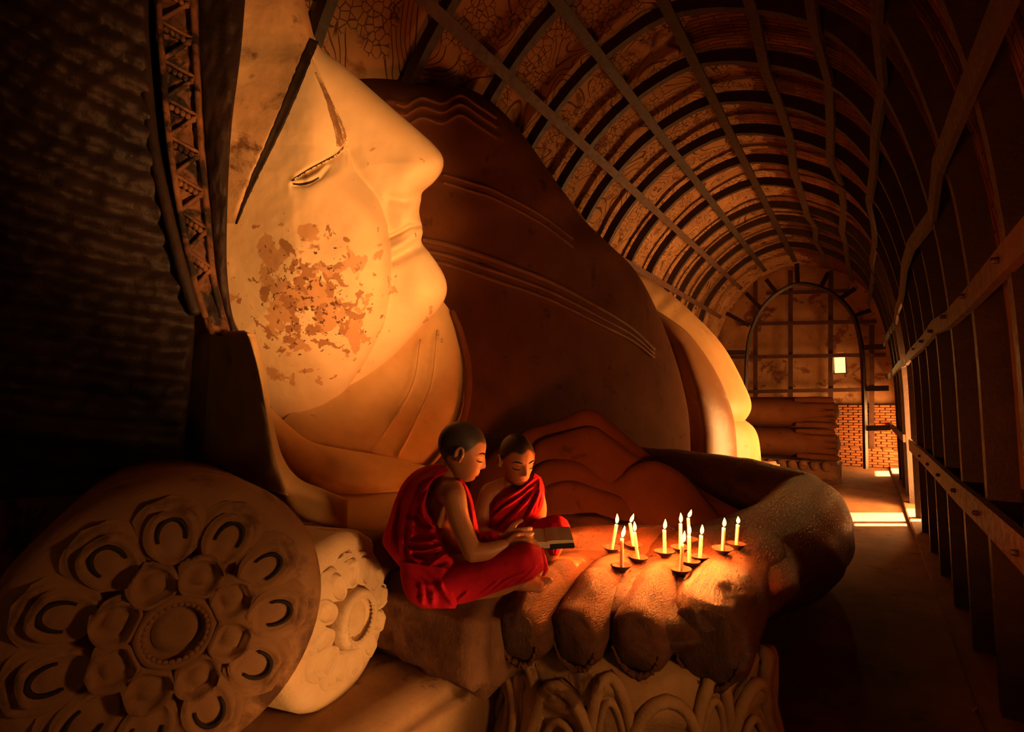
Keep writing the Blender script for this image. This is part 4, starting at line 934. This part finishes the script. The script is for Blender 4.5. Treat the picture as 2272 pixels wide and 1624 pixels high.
# ------------------------------------------------------------------ the two boys
def head_pts(n=72, m=96):
    """head surface in head units (chin to crown = 1): axes forward, left, up"""
    th = np.linspace(.001, math.pi - .001, n); ph = np.linspace(-math.pi, math.pi, m, endpoint=False)
    T, Ph = np.meshgrid(th, ph, indexing='ij')
    d = np.stack([np.sin(T) * np.cos(Ph), np.sin(T) * np.sin(Ph), np.cos(T)], -1)
    def hit(c, r):
        c = np.array(c); r = np.array(r); a = ((d / r) ** 2).sum(-1); b = -2 * (d * (c / r ** 2)).sum(-1); cc = ((c / r) ** 2).sum() - 1
        return (-b + np.sqrt(np.maximum(b * b - 4 * a * cc, 0))) / (2 * a)
    rs = np.stack([hit((-.05, 0, .10), (.43, .345, .40)), hit((.08, 0, -.12), (.29, .27, .36)), hit((.16, 0, -.30), (.20, .18, .20))])
    k = 14.0; r = np.log(np.exp(k * rs).sum(0)) / k - .035
    p = d * r[..., None]; f, s, u_ = p[..., 0], p[..., 1], p[..., 2]
    fr = sm((f - .05) / .12); a = np.abs(s)
    g = lambda x, c, w: np.exp(-((x - c) / w) ** 2)
    df = 0 * f
    nose = np.interp(u_, [-.225, -.205, -.175, -.12, -.05, .02], [0, .055, .105, .07, .038, .0])
    df += nose * g(s, 0, .052) + .028 * g(a, .062, .03) * g(u_, -.185, .032)
    df += -.034 * g(a, .15, .085) * g(u_, -.025, .05) + .030 * g(a, .155, .06) * g(u_, -.055, .034) - .014 * g(a, .155, .055) * g(u_, -.083, .008)
    df += .016 * g(u_, .035, .025) * g(a, .15, .09)
    df += .022 * g(u_, -.283, .020) * g(s, 0, .085) + .024 * g(u_, -.328, .020) * g(s, 0, .075) - .020 * g(u_, -.305, .007) * g(s, 0, .10) - .018 * g(u_, -.365, .022) * g(s, 0, .09) + .020 * g(u_, -.425, .04) * g(s, 0, .08)
    df += .018 * g(a, .19, .09) * g(u_, -.17, .09)
    f = f + df * fr
    return np.stack([f, s, u_], -1).reshape(-1, 3), [x[::-1] for x in gridf(n, m, True).tolist()]
HP, HF = head_pts()
def ear_pts(side):
    a = np.linspace(-2.5, 2.0, 20)
    rim = np.stack([-.05 + .075 * np.cos(a + 1.57) * .8, np.full(20, .0), -.045 + .115 * np.sin(a + 1.57)], 1)
    rim[:, 1] = side * (.335 + .05 * (1 - np.abs(rim[:, 0] + .02) * 3)); mb = MB()
    mb.add(*tube(rim, np.linspace(.022, .026, 20), 8))
    mb.add(*ellipsoid((-.045, side * .325, -.05), (.055, .035, .095), n=8, m=12)); mb.add(*ellipsoid((-.015, side * .34, -.145), (.032, .025, .035), n=8, m=10))
    mb.add(*ellipsoid((.0, side * .335, -.06), (.018, .03, .03), n=8, m=10))
    return mb.out()
def hand_parts(mb, wrist, palm_dir, finger_dir, thumb_dir, normal, curl=.6, sc=1.0, spread=.1):
    """palm and five separate fingers; finger_dir leaves the palm, fingers bend towards -normal"""
    f = np.asarray(finger_dir, float); f /= np.linalg.norm(f); nrm = np.asarray(normal, float); nrm -= f * (nrm @ f); nrm /= np.linalg.norm(nrm)
    s = np.cross(nrm, f); s = s * np.sign(s @ np.asarray(thumb_dir, float))                # side on which the thumb sits
    w = np.asarray(wrist, float); L = .062 * sc
    R = np.stack([f, s, nrm], 1)
    mb.add(*ellipsoid(w + f * L * .55, (L * .66, .030 * sc, .013 * sc), R, 12, 18))
    for k in range(4):
        off = (.0225 - .015 * k) * sc; ln = [.050, .056, .052, .040][k] * sc
        p0 = w + f * L * .95 + s * off; d0 = f + s * spread * (1.5 - k) * .5; d0 /= np.linalg.norm(d0)
        c1 = curl * .7; c2 = curl * 1.5
        d1 = d0 * math.cos(c1) - nrm * math.sin(c1); d2 = d0 * math.cos(c2) - nrm * math.sin(c2); d3 = d0 * math.cos(c2 * 1.35) - nrm * math.sin(c2 * 1.35)
        p1 = p0 + d1 * ln * .42; p2 = p1 + d2 * ln * .34; p3 = p2 + d3 * ln * .24
        mb.add(*tube([p0 - f * .02 * sc, p0, p1, p2, p3], np.array([.0075, .008, .0075, .007, .006]) * sc, 10))
    t0 = w + f * L * .30 + s * .022 * sc; td = f * .65 + s * .75 - nrm * .35; td /= np.linalg.norm(td)
    mb.add(*tube([t0 - td * .012 * sc, t0 + td * .020 * sc, t0 + td * .038 * sc + f * .006 * sc, t0 + td * .046 * sc + f * .018 * sc], np.array([.011, .010, .0085, .007]) * sc, 10))
def foot_parts(mb, heel, toe_dir, up_, sc=1.0):
    f = np.asarray(toe_dir, float); f /= np.linalg.norm(f); u_ = np.asarray(up_, float); u_ -= f * (f @ u_); u_ /= np.linalg.norm(u_); s = np.cross(u_, f)
    h = np.asarray(heel, float)
    mb.add(*tube([h, h + f * .05 * sc + u_ * .004, h + f * .10 * sc, h + f * .135 * sc - u_ * .006], [(.024 * sc, .026 * sc), (.026 * sc, .025 * sc), (.034 * sc, .02 * sc), (.034 * sc, .014 * sc)], 14, 14, up=u_))
    for k in range(5):
        b = h + f * (.140 - .006 * k) * sc + s * (.024 - .0125 * k) * sc - u_ * .006 * sc; r = [.0115, .0085, .008, .0075, .007][k] * sc
        mb.add(*tube([b, b + f * .016 * sc, b + f * [.030, .028, .025, .021, .017][k] * sc - u_ * .003], [r, r, r * .95], 10))
def J(px, py, d): return P(px, py, d)
def person(base, label, head_c, fwd, up_, hs, limbs, extras, voxel=.0034):
    root = empty('person', base, label, 'person', 'boys in crimson robes reading')
    f = np.asarray(fwd, float); f /= np.linalg.norm(f); u_ = np.asarray(up_, float); u_ -= f * (f @ u_); u_ /= np.linalg.norm(u_); l_ = np.cross(u_, f)
    R = np.stack([f, l_, u_], 1); hc = np.asarray(head_c, float)
    mb = MB(); mb.add((HP * hs) @ R.T + hc, HF)
    for sd in (1, -1):
        V, F = ear_pts(sd); mb.add((V * hs) @ R.T + hc, F)
    for pts, rad in limbs: mb.add(*tube(pts, rad, 18, len(pts) * 7))
    extras(mb)
    V, F = mb.out()
    tmp = bpy.data.objects.new('tmp_body', mesh_data('tmp_body', V, F, None)); COL.objects.link(tmp)
    md = tmp.modifiers.new('r', 'REMESH'); md.mode = 'VOXEL'; md.voxel_size = voxel
    sm_ = tmp.modifiers.new('s', 'SMOOTH'); sm_.factor = .5; sm_.iterations = 2
    dgr = bpy.context.evaluated_depsgraph_get(); ev = tmp.evaluated_get(dgr); me = bpy.data.meshes.new_from_object(ev)
    bpy.data.objects.remove(tmp)
    nv = len(me.vertices); co = np.zeros(nv * 3); me.vertices.foreach_get('co', co); co = co.reshape(-1, 3)
    q_ = ((co - hc) @ R) / hs
    near = (np.abs(q_[:, 1]) < .45) & (q_[:, 2] > -.42) & (q_[:, 2] < .6) & (np.abs(q_[:, 0]) < .6)
    line = -.06 + .86 * q_[:, 0] + .05 * np.sin(q_[:, 1] * 20)
    scal = sm((q_[:, 2] - line) / .07) * near * (np.abs(q_[:, 1]) < .36)
    lips = near * (q_[:, 0] > .22) * np.exp(-((q_[:, 2] + .305) / .034) ** 4) * np.exp(-(q_[:, 1] / .085) ** 4)
    for nm, val in (('scalp', scal), ('lips', lips)):
        at = me.attributes.new(nm, 'FLOAT', 'POINT'); at.data.foreach_set('value', val.astype(np.float32))
    me.vertices.foreach_set('co', (co - np.asarray(base)).ravel()); me.polygons.foreach_set('use_smooth', [True] * len(me.polygons)); me.update()
    me.materials.append(M['skin']); me.name = 'body'
    body = bpy.data.objects.new('body', me); COL.objects.link(body); body.parent = root
    # eyebrows and lashes lie on the face
    def surf(s, u):
        i = np.argmin((HP[:, 1] - s) ** 2 + (HP[:, 2] - u) ** 2 + (HP[:, 0] < 0) * 9); return HP[i, 0]
    for sd in (1, -1):
        for nm, pts, rr in (('eyebrow', [(.07, .035), (.12, .052), (.18, .055), (.235, .035)], [.010, .016, .014, .006]), ('eyelash', [(.10, -.082), (.145, -.092), (.19, -.088), (.225, -.072)], [.006, .011, .012, .006])):
            pp = [(surf(sd * s_, uu) + .004, sd * s_, uu) for s_, uu in pts]
            obj(nm, *tube((np.array(pp) * hs) @ R.T + hc, np.array(rr) * hs, 6, 12), M['browhair'], root)
    return root
def cloth(name, root, A, B, h, hb, folds=(), ns=70, nu=40, cap=(0, 0), prof=None, nz=.004, seed=0, sc=30.):
    def feat(x, y):
        f = vnoise(x / sc, y / sc, 100 + seed) * nz
        for ln, w, amp in folds: f = f + line_f(x, y, ln, w, amp * 1.55)
        return f
    return obj(name, *solid(A, B, ns, nu, h, hb, feat=feat, cap=cap, prof=prof), M['robe'], root)
soft = lambda u: q(u / .22) * q((1 - u) / .22)

# --- boy in profile, bare right shoulder towards the corridor side
b1 = tuple(J(1000, 1330, 1.74) * np.array([1, 1, 0]) + np.array([0, 0, .955]))
f1 = CR * .97 + CH * .10 - CZ * .30
u1 = CZ + CR * .30
Rsh, Rel, Rwr = J(1008, 1098, 1.665), J(1048, 1226, 1.60), J(1120, 1210, 1.63)
Lwr = J(1116, 1196, 1.70)
def ex1(mb):
    hand_parts(mb, J(1122, 1210, 1.635), None, CR * 1.0 - CZ * .05 + CH * .1, CH, CZ * .6 - CH * .6, .25, 1.0)      # right hand, under the book
    hand_parts(mb, J(1120, 1195, 1.70), None, CR * 1.0 + CZ * .12, CZ, -CH * .9 + CZ * .3, .55, 1.0)             # left hand, thumb on the page
    foot_parts(mb, J(1110, 1295, 1.70), CR * .95 + CZ * .06 - CH * .15, -CH * .4 + CZ, 1.0)
boy1 = person(b1, 'boy with shaved head in crimson robe, in profile, right shoulder and arm bare', J(1027, 998, 1.76), f1, u1, .212, [
    ([J(948, 1300, 1.80), J(938, 1240, 1.81), J(945, 1170, 1.81), J(968, 1105, 1.80), J(985, 1072, 1.79)], [(.07, .07), (.068, .062), (.075, .06), (.09, .06), (.065, .048)]),
    ([J(982, 1085, 1.79), J(994, 1058, 1.78), J(1008, 1030, 1.77)], [.048, .040, .042]),
    ([J(965, 1095, 1.90), J(985, 1088, 1.80), J(1003, 1095, 1.68)], [.045, .055, .046]),
    ([Rsh, J(1018, 1150, 1.645), Rel], [.040, .036, .031]),
    ([Rel, J(1085, 1222, 1.612), Rwr], [.031, .028, .020]),
    ([J(970, 1100, 1.90), J(990, 1180, 1.90), J(1020, 1222, 1.84), J(1070, 1205, 1.76), Lwr], [.042, .036, .032, .028, .020]),
    ([J(955, 1292, 1.74), J(1070, 1270, 1.68), J(1170, 1250, 1.64)], [.078, .068, .052]),
    ([J(1170, 1252, 1.65), J(1110, 1292, 1.68), J(1050, 1310, 1.72)], [.050, .042, .032]),
    ([J(955, 1292, 1.86), J(1060, 1260, 1.92), J(1150, 1245, 1.90)], [.078, .066, .052]),
    ([J(1150, 1248, 1.90), J(1130, 1285, 1.80), J(1112, 1296, 1.71)], [.05, .04, .028])], ex1)
# robe hanging over the far shoulder and the back
cloth('robe_back', boy1,
    [(1000, 1026, 1.80), (962, 1030, 1.83), (925, 1042, 1.86), (897, 1068, 1.88), (877, 1108, 1.89), (862, 1155, 1.88), (848, 1200, 1.86), (866, 1232, 1.83), (890, 1262, 1.81), (905, 1290, 1.80)],
    [(1004, 1042, 1.78), (978, 1058, 1.76), (956, 1080, 1.735), (946, 1110, 1.72), (948, 1135, 1.71), (962, 1156, 1.70), (974, 1172, 1.70), (968, 1205, 1.70), (975, 1240, 1.70), (985, 1275, 1.70)],
    .055, .06, [([(985, 1035), (930, 1070), (905, 1130), (892, 1200), (900, 1250)], 5, .014), ([(970, 1050), (928, 1100), (915, 1160), (910, 1215)], 4, .012), ([(955, 1075), (935, 1120), (940, 1150), (968, 1172)], 4, .016),
     ([(940, 1090), (925, 1130), (935, 1155), (972, 1170)], 3, .012), ([(902, 1150), (925, 1170), (972, 1180)], 5, .014), ([(905, 1178), (930, 1200), (970, 1207)], 6, .014), ([(880, 1120), (868, 1170), (868, 1215)], 6, .012),
     ([(918, 1060), (890, 1110), (880, 1170), (885, 1230)], 4, -.012), ([(920, 1145), (945, 1160), (975, 1165)], 4, -.012), ([(910, 1195), (940, 1190), (975, 1192)], 4, -.012)], 90, 60, cap=(.06, .05), prof=soft, seed=1)
# bundled cloth round the waist
cloth('robe_waist', boy1, [(900, 1168, 1.80), (893, 1205, 1.79), (897, 1245, 1.77), (915, 1276, 1.75), (945, 1293, 1.73), (975, 1292, 1.71)],
    [(985, 1172, 1.70), (978, 1192, 1.69), (985, 1212, 1.68), (998, 1230, 1.67), (1008, 1248, 1.67), (1000, 1270, 1.68)],
    .045, .06, [([(905, 1200), (930, 1205), (975, 1196)], 4, .018), ([(908, 1220), (940, 1222), (985, 1212)], 4, .016), ([(898, 1200), (915, 1240), (945, 1262), (985, 1235)], 4, .018), ([(915, 1235), (950, 1250), (992, 1228)], 3.5, .014),
     ([(905, 1250), (940, 1275), (985, 1262)], 4, .016), ([(920, 1275), (955, 1285), (995, 1262)], 4, .014), ([(903, 1210), (940, 1212), (980, 1205)], 3, -.014), ([(905, 1230), (945, 1240), (988, 1222)], 3, -.014), ([(912, 1262), (945, 1268), (990, 1248)], 3, -.014)], 60, 44, cap=(.12, .12), prof=soft, seed=2)
# skirt spread behind, falling to the seat
cloth('robe_skirt', boy1, [(886, 1245, 1.72), (891, 1295, 1.69), (906, 1330, 1.68), (935, 1350, 1.68)], [(1000, 1262, 1.66), (1010, 1300, 1.64), (1015, 1335, 1.635), (1010, 1350, 1.64)], .04, .06,
    [([(952, 1290), (962, 1315), (960, 1345)], 4, .016), ([(975, 1288), (985, 1315), (1008, 1342)], 5, .018), ([(935, 1290), (940, 1320), (935, 1345)], 4, .012)], 40, 30, prof=soft, seed=3)
# lap and thigh under taut cloth, knee to the candles
cloth('robe_lap', boy1, [(950, 1262, 1.72), (1000, 1250, 1.68), (1050, 1240, 1.66), (1095, 1224, 1.645), (1140, 1209, 1.635), (1175, 1204, 1.63), (1204, 1218, 1.63)],
    [(930, 1345, 1.72), (985, 1345, 1.68), (1040, 1336, 1.66), (1090, 1318, 1.645), (1135, 1302, 1.63), (1175, 1288, 1.62), (1210, 1262, 1.62)], .075, .09,
    [([(1080, 1322), (1120, 1290), (1160, 1270)], 3, .007), ([(1110, 1310), (1145, 1285), (1175, 1262)], 3, .007), ([(1050, 1332), (1085, 1305), (1110, 1285)], 3, .006), ([(1140, 1300), (1170, 1278), (1192, 1255)], 3, .007), ([(1010, 1340), (1040, 1312)], 4, .008), ([(985, 1342), (1000, 1315)], 4, .008)],
    70, 44, cap=(.06, .20), seed=4, nz=.003)
cloth('robe_hem', boy1, [(1196, 1215, 1.66), (1204, 1240, 1.655), (1206, 1265, 1.65), (1200, 1280, 1.65)], [(1206, 1215, 1.67), (1213, 1240, 1.665), (1217, 1262, 1.66), (1208, 1278, 1.66)], .012, .02, [], 24, 12, cap=(.1, .1), seed=5)
# the strip over the chest and the sleeve gathered on the far forearm
cloth('robe_chest', boy1, [(1008, 1064, 1.73), (1016, 1095, 1.73), (1024, 1130, 1.735), (1032, 1165, 1.74), (1045, 1200, 1.74)], [(1022, 1056, 1.76), (1040, 1085, 1.77), (1049, 1112, 1.775), (1056, 1145, 1.78), (1063, 1180, 1.775), (1066, 1205, 1.76)], .04, .06,
    [([(1018, 1065), (1032, 1110), (1038, 1160), (1050, 1198)], 3, .010), ([(1030, 1075), (1045, 1120), (1052, 1170)], 3, .010), ([(1024, 1070), (1038, 1112), (1045, 1165)], 2.5, -.010), ([(1030, 1165), (1045, 1190), (1062, 1192)], 3, .010)], 60, 28, cap=(.08, .08), prof=soft, seed=6)
cloth('robe_sleeve', boy1, [(1062, 1182, 1.72), (1080, 1178, 1.71), (1098, 1180, 1.70), (1112, 1190, 1.70)], [(1060, 1210, 1.70), (1078, 1215, 1.69), (1096, 1215, 1.68), (1110, 1208, 1.68)], .03, .04,
    [([(1070, 1185), (1085, 1200), (1098, 1212)], 3, .010), ([(1088, 1182), (1096, 1198), (1108, 1205)], 3, .010), ([(1066, 1198), (1085, 1208)], 3, -.010)], 34, 22, cap=(.15, .15), seed=7)

# --- boy facing the candles, head bowed over the book
b2 = tuple(J(1140, 1250, 2.10) * np.array([1, 1, 0]) + np.array([0, 0, .955]))
f2 = CR * .44 - CH * .85 - CZ * .28
u2 = CZ * 1.0 + CR * .10 - CH * .25
def ex2(mb):
    hand_parts(mb, J(1192, 1172, 2.00), None, CR * .9 - CZ * .12 - CH * .25, CZ, CZ * .9 - CH * .3, .35, .95)
    hand_parts(mb, J(1120, 1198, 1.93), None, CR * .9 - CH * .3 - CZ * .1, -CH, CZ * .9 - CH * .2, .5, .95)
    foot_parts(mb, J(1198, 1250, 2.03), CR * .97 - CH * .2 + CZ * .05, CZ * .8 - CH * .5, 1.0)
boy2 = person(b2, 'smaller boy in crimson robe facing the candles, eyes lowered to the book', J(1147, 1016, 2.07), f2, u2, .212, [
    ([J(1130, 1225, 2.16), J(1128, 1180, 2.16), J(1128, 1130, 2.14), J(1132, 1095, 2.13), J(1136, 1078, 2.12)], [(.10, .085), (.095, .08), (.105, .075), (.10, .06), (.06, .045)]),
    ([J(1134, 1088, 2.12), J(1137, 1066, 2.11), J(1140, 1045, 2.10)], [.046, .040, .042]),
    ([J(1088, 1094, 2.09), J(1130, 1084, 2.13), J(1180, 1080, 2.18)], [.044, .052, .044]),
    ([J(1084, 1098, 2.08), J(1072, 1140, 2.06), J(1070, 1180, 2.02)], [.042, .036, .031]),
    ([J(1070, 1180, 2.02), J(1095, 1192, 1.97), J(1118, 1196, 1.94)], [.031, .027, .020]),
    ([J(1184, 1084, 2.17), J(1196, 1130, 2.15), J(1190, 1160, 2.10)], [.041, .034, .030]),
    ([J(1190, 1158, 2.10), J(1186, 1168, 2.05), J(1190, 1173, 2.01)], [.030, .026, .019]),
    ([J(1150, 1215, 2.12), J(1200, 1190, 2.06), J(1238, 1175, 2.02)], [.075, .066, .050]),
    ([J(1238, 1178, 2.02), J(1222, 1220, 2.02), J(1205, 1248, 2.03)], [.048, .040, .028]),
    ([J(1110, 1218, 2.12), J(1070, 1212, 2.02), J(1050, 1215, 1.96)], [.072, .064, .050]),
    ([J(1050, 1218, 1.97), J(1110, 1235, 1.95), J(1160, 1245, 2.0)], [.048, .042, .028])], ex2)
cloth('robe_chest', boy2, [(1186, 1050, 2.11), (1160, 1078, 2.06), (1128, 1098, 2.045), (1104, 1112, 2.045), (1089, 1132, 2.05), (1084, 1165, 2.06), (1082, 1198, 2.06)],
    [(1196, 1056, 2.15), (1205, 1072, 2.14), (1206, 1095, 2.12), (1205, 1118, 2.11), (1198, 1135, 2.09), (1186, 1160, 2.07), (1176, 1200, 2.06)], .045, .06,
    [([(1192, 1058), (1150, 1090), (1110, 1115), (1090, 1135)], 3, .012), ([(1195, 1068), (1160, 1100), (1120, 1125), (1090, 1152)], 3.5, .014), ([(1198, 1075), (1172, 1110), (1140, 1145), (1110, 1180)], 3.5, .016), ([(1200, 1085), (1185, 1120), (1165, 1160), (1150, 1190)], 3, .014),
     ([(1198, 1062), (1196, 1100), (1185, 1140)], 3, .012), ([(1203, 1070), (1202, 1105), (1195, 1132)], 2.5, .010), ([(1190, 1066), (1155, 1096), (1115, 1122), (1090, 1144)], 2.5, -.012), ([(1180, 1085), (1150, 1122), (1115, 1155), (1095, 1175)], 5, -.020), ([(1190, 1085), (1178, 1120), (1160, 1150)], 3, -.014)], 80, 60, cap=(.05, .05), prof=soft, seed=11)
cloth('robe_sleeve', boy2, [(1188, 1054, 2.20), (1192, 1085, 2.17), (1190, 1115, 2.15), (1190, 1140, 2.14), (1194, 1158, 2.14)], [(1200, 1058, 2.22), (1208, 1082, 2.21), (1207, 1118, 2.19), (1203, 1140, 2.18), (1200, 1156, 2.17)], .04, .05,
    [([(1198, 1065), (1202, 1100), (1198, 1140)], 3, .008)], 40, 18, cap=(.08, .08), seed=12)
cloth('robe_knee', boy2, [(1150, 1178, 2.06), (1180, 1160, 2.04), (1210, 1147, 2.02), (1236, 1142, 2.01), (1256, 1152, 2.01), (1265, 1168, 2.01)], [(1150, 1215, 2.04), (1185, 1205, 2.02), (1215, 1200, 2.0), (1240, 1198, 1.99), (1258, 1192, 1.99), (1266, 1182, 1.99)], .055, .07,
    [([(1200, 1165), (1235, 1160), (1255, 1170)], 4, .006)], 60, 30, cap=(.1, .22), seed=13, nz=.003)
cloth('robe_hem', boy2, [(1205, 1195, 2.00), (1208, 1215, 2.00), (1218, 1235, 2.0)], [(1252, 1190, 1.99), (1246, 1208, 1.99), (1238, 1232, 1.99)], .025, .03, [([(1225, 1195), (1228, 1212), (1226, 1230)], 3, .010), ([(1240, 1195), (1238, 1210), (1232, 1228)], 3, .008)], 30, 22, cap=(.1, .1), seed=14)
cloth('robe_lap', boy2, [(1045, 1185, 2.0), (1090, 1180, 2.02), (1140, 1185, 2.03), (1190, 1195, 2.02)], [(1045, 1250, 1.97), (1090, 1258, 1.96), (1140, 1262, 1.97), (1195, 1255, 1.99)], .05, .08, [([(1060, 1230), (1110, 1235), (1160, 1240)], 5, .008)], 50, 30, cap=(.12, .12), seed=15)

# ------------------------------------------------------------------ the open book between them
bc = J(1212, 1192, 1.80)
ex_ = CR * 1.0 + CZ * .06; ex_ /= np.linalg.norm(ex_); ey_ = CH * .93 + CZ * .12; ey_ -= ex_ * (ex_ @ ey_); ey_ /= np.linalg.norm(ey_); ez_ = np.cross(ex_, ey_)
BR = np.stack([ex_, ey_, ez_], 1)
book = empty('book', bc - CZ * .012, 'open paperback with black cover and printed pages held between the boys', 'book')
obj('cover', *box(bc + BR @ np.array([.0, .0, -.016]), (.186, .125, .003), BR, .0008), M['black'], book, smooth=False)
obj('spine', *box(bc + BR @ np.array([.052, -.0635, -.009]), (.082, .003, .018), BR, .0008), M['black'], book, smooth=False)
for k, (x0, x1, zt) in enumerate(((-.092, .0, .012), (.0, .092, .014))):
    n, m_ = 18, 6; s = np.linspace(0, 1, n); yv = np.linspace(-.060, .060, m_)
    xs = x0 + (x1 - x0) * s; c = s if k == 0 else 1 - s
    top = zt * (.55 + .45 * np.sin(np.pi * np.clip(.15 + .8 * s, 0, 1))) * (.75 + .25 * np.abs(2 * s - 1) ** .5)
    Vt = np.array([(x, y, t) for x, t in zip(xs, top) for y in yv]); Vb = np.array([(x, y, -.0145) for x in xs for y in yv])
    F = gridf(n, m_).tolist(); nn = n * m_
    G = [f[::-1] for f in F]; rg = [i * m_ for i in range(n)] + [(n - 1) * m_ + j for j in range(1, m_)] + [i * m_ + m_ - 1 for i in range(n - 2, -1, -1)] + [j for j in range(m_ - 2, 0, -1)]
    S = [[a, b, b + nn, a + nn] for a, b in zip(rg, rg[1:] + rg[:1])] + [[i + nn for i in f] for f in F]
    pb = obj('page_block', np.concatenate([Vt, Vb]) @ BR.T + bc, S, M['paper'], book, smooth=False)
    obj('page', (Vt + np.array([0, 0, .0006])) @ BR.T + bc, G, M['page'], pb, uv=np.stack([Vt[:, 0], Vt[:, 1]], 1) * 10)
cs = np.linspace(0, 1, 14); cu = np.stack([-.088 + .17 * cs, np.full(14, -.062), .013 - .022 * np.sin(cs * 2.4) + .004], 1)
Vc = np.concatenate([cu, cu + np.array([0, .10, .004])]); obj('page', Vc @ BR.T + bc, [[i, i + 1, 15 + i, 14 + i] for i in range(13)], M['paper'], book)
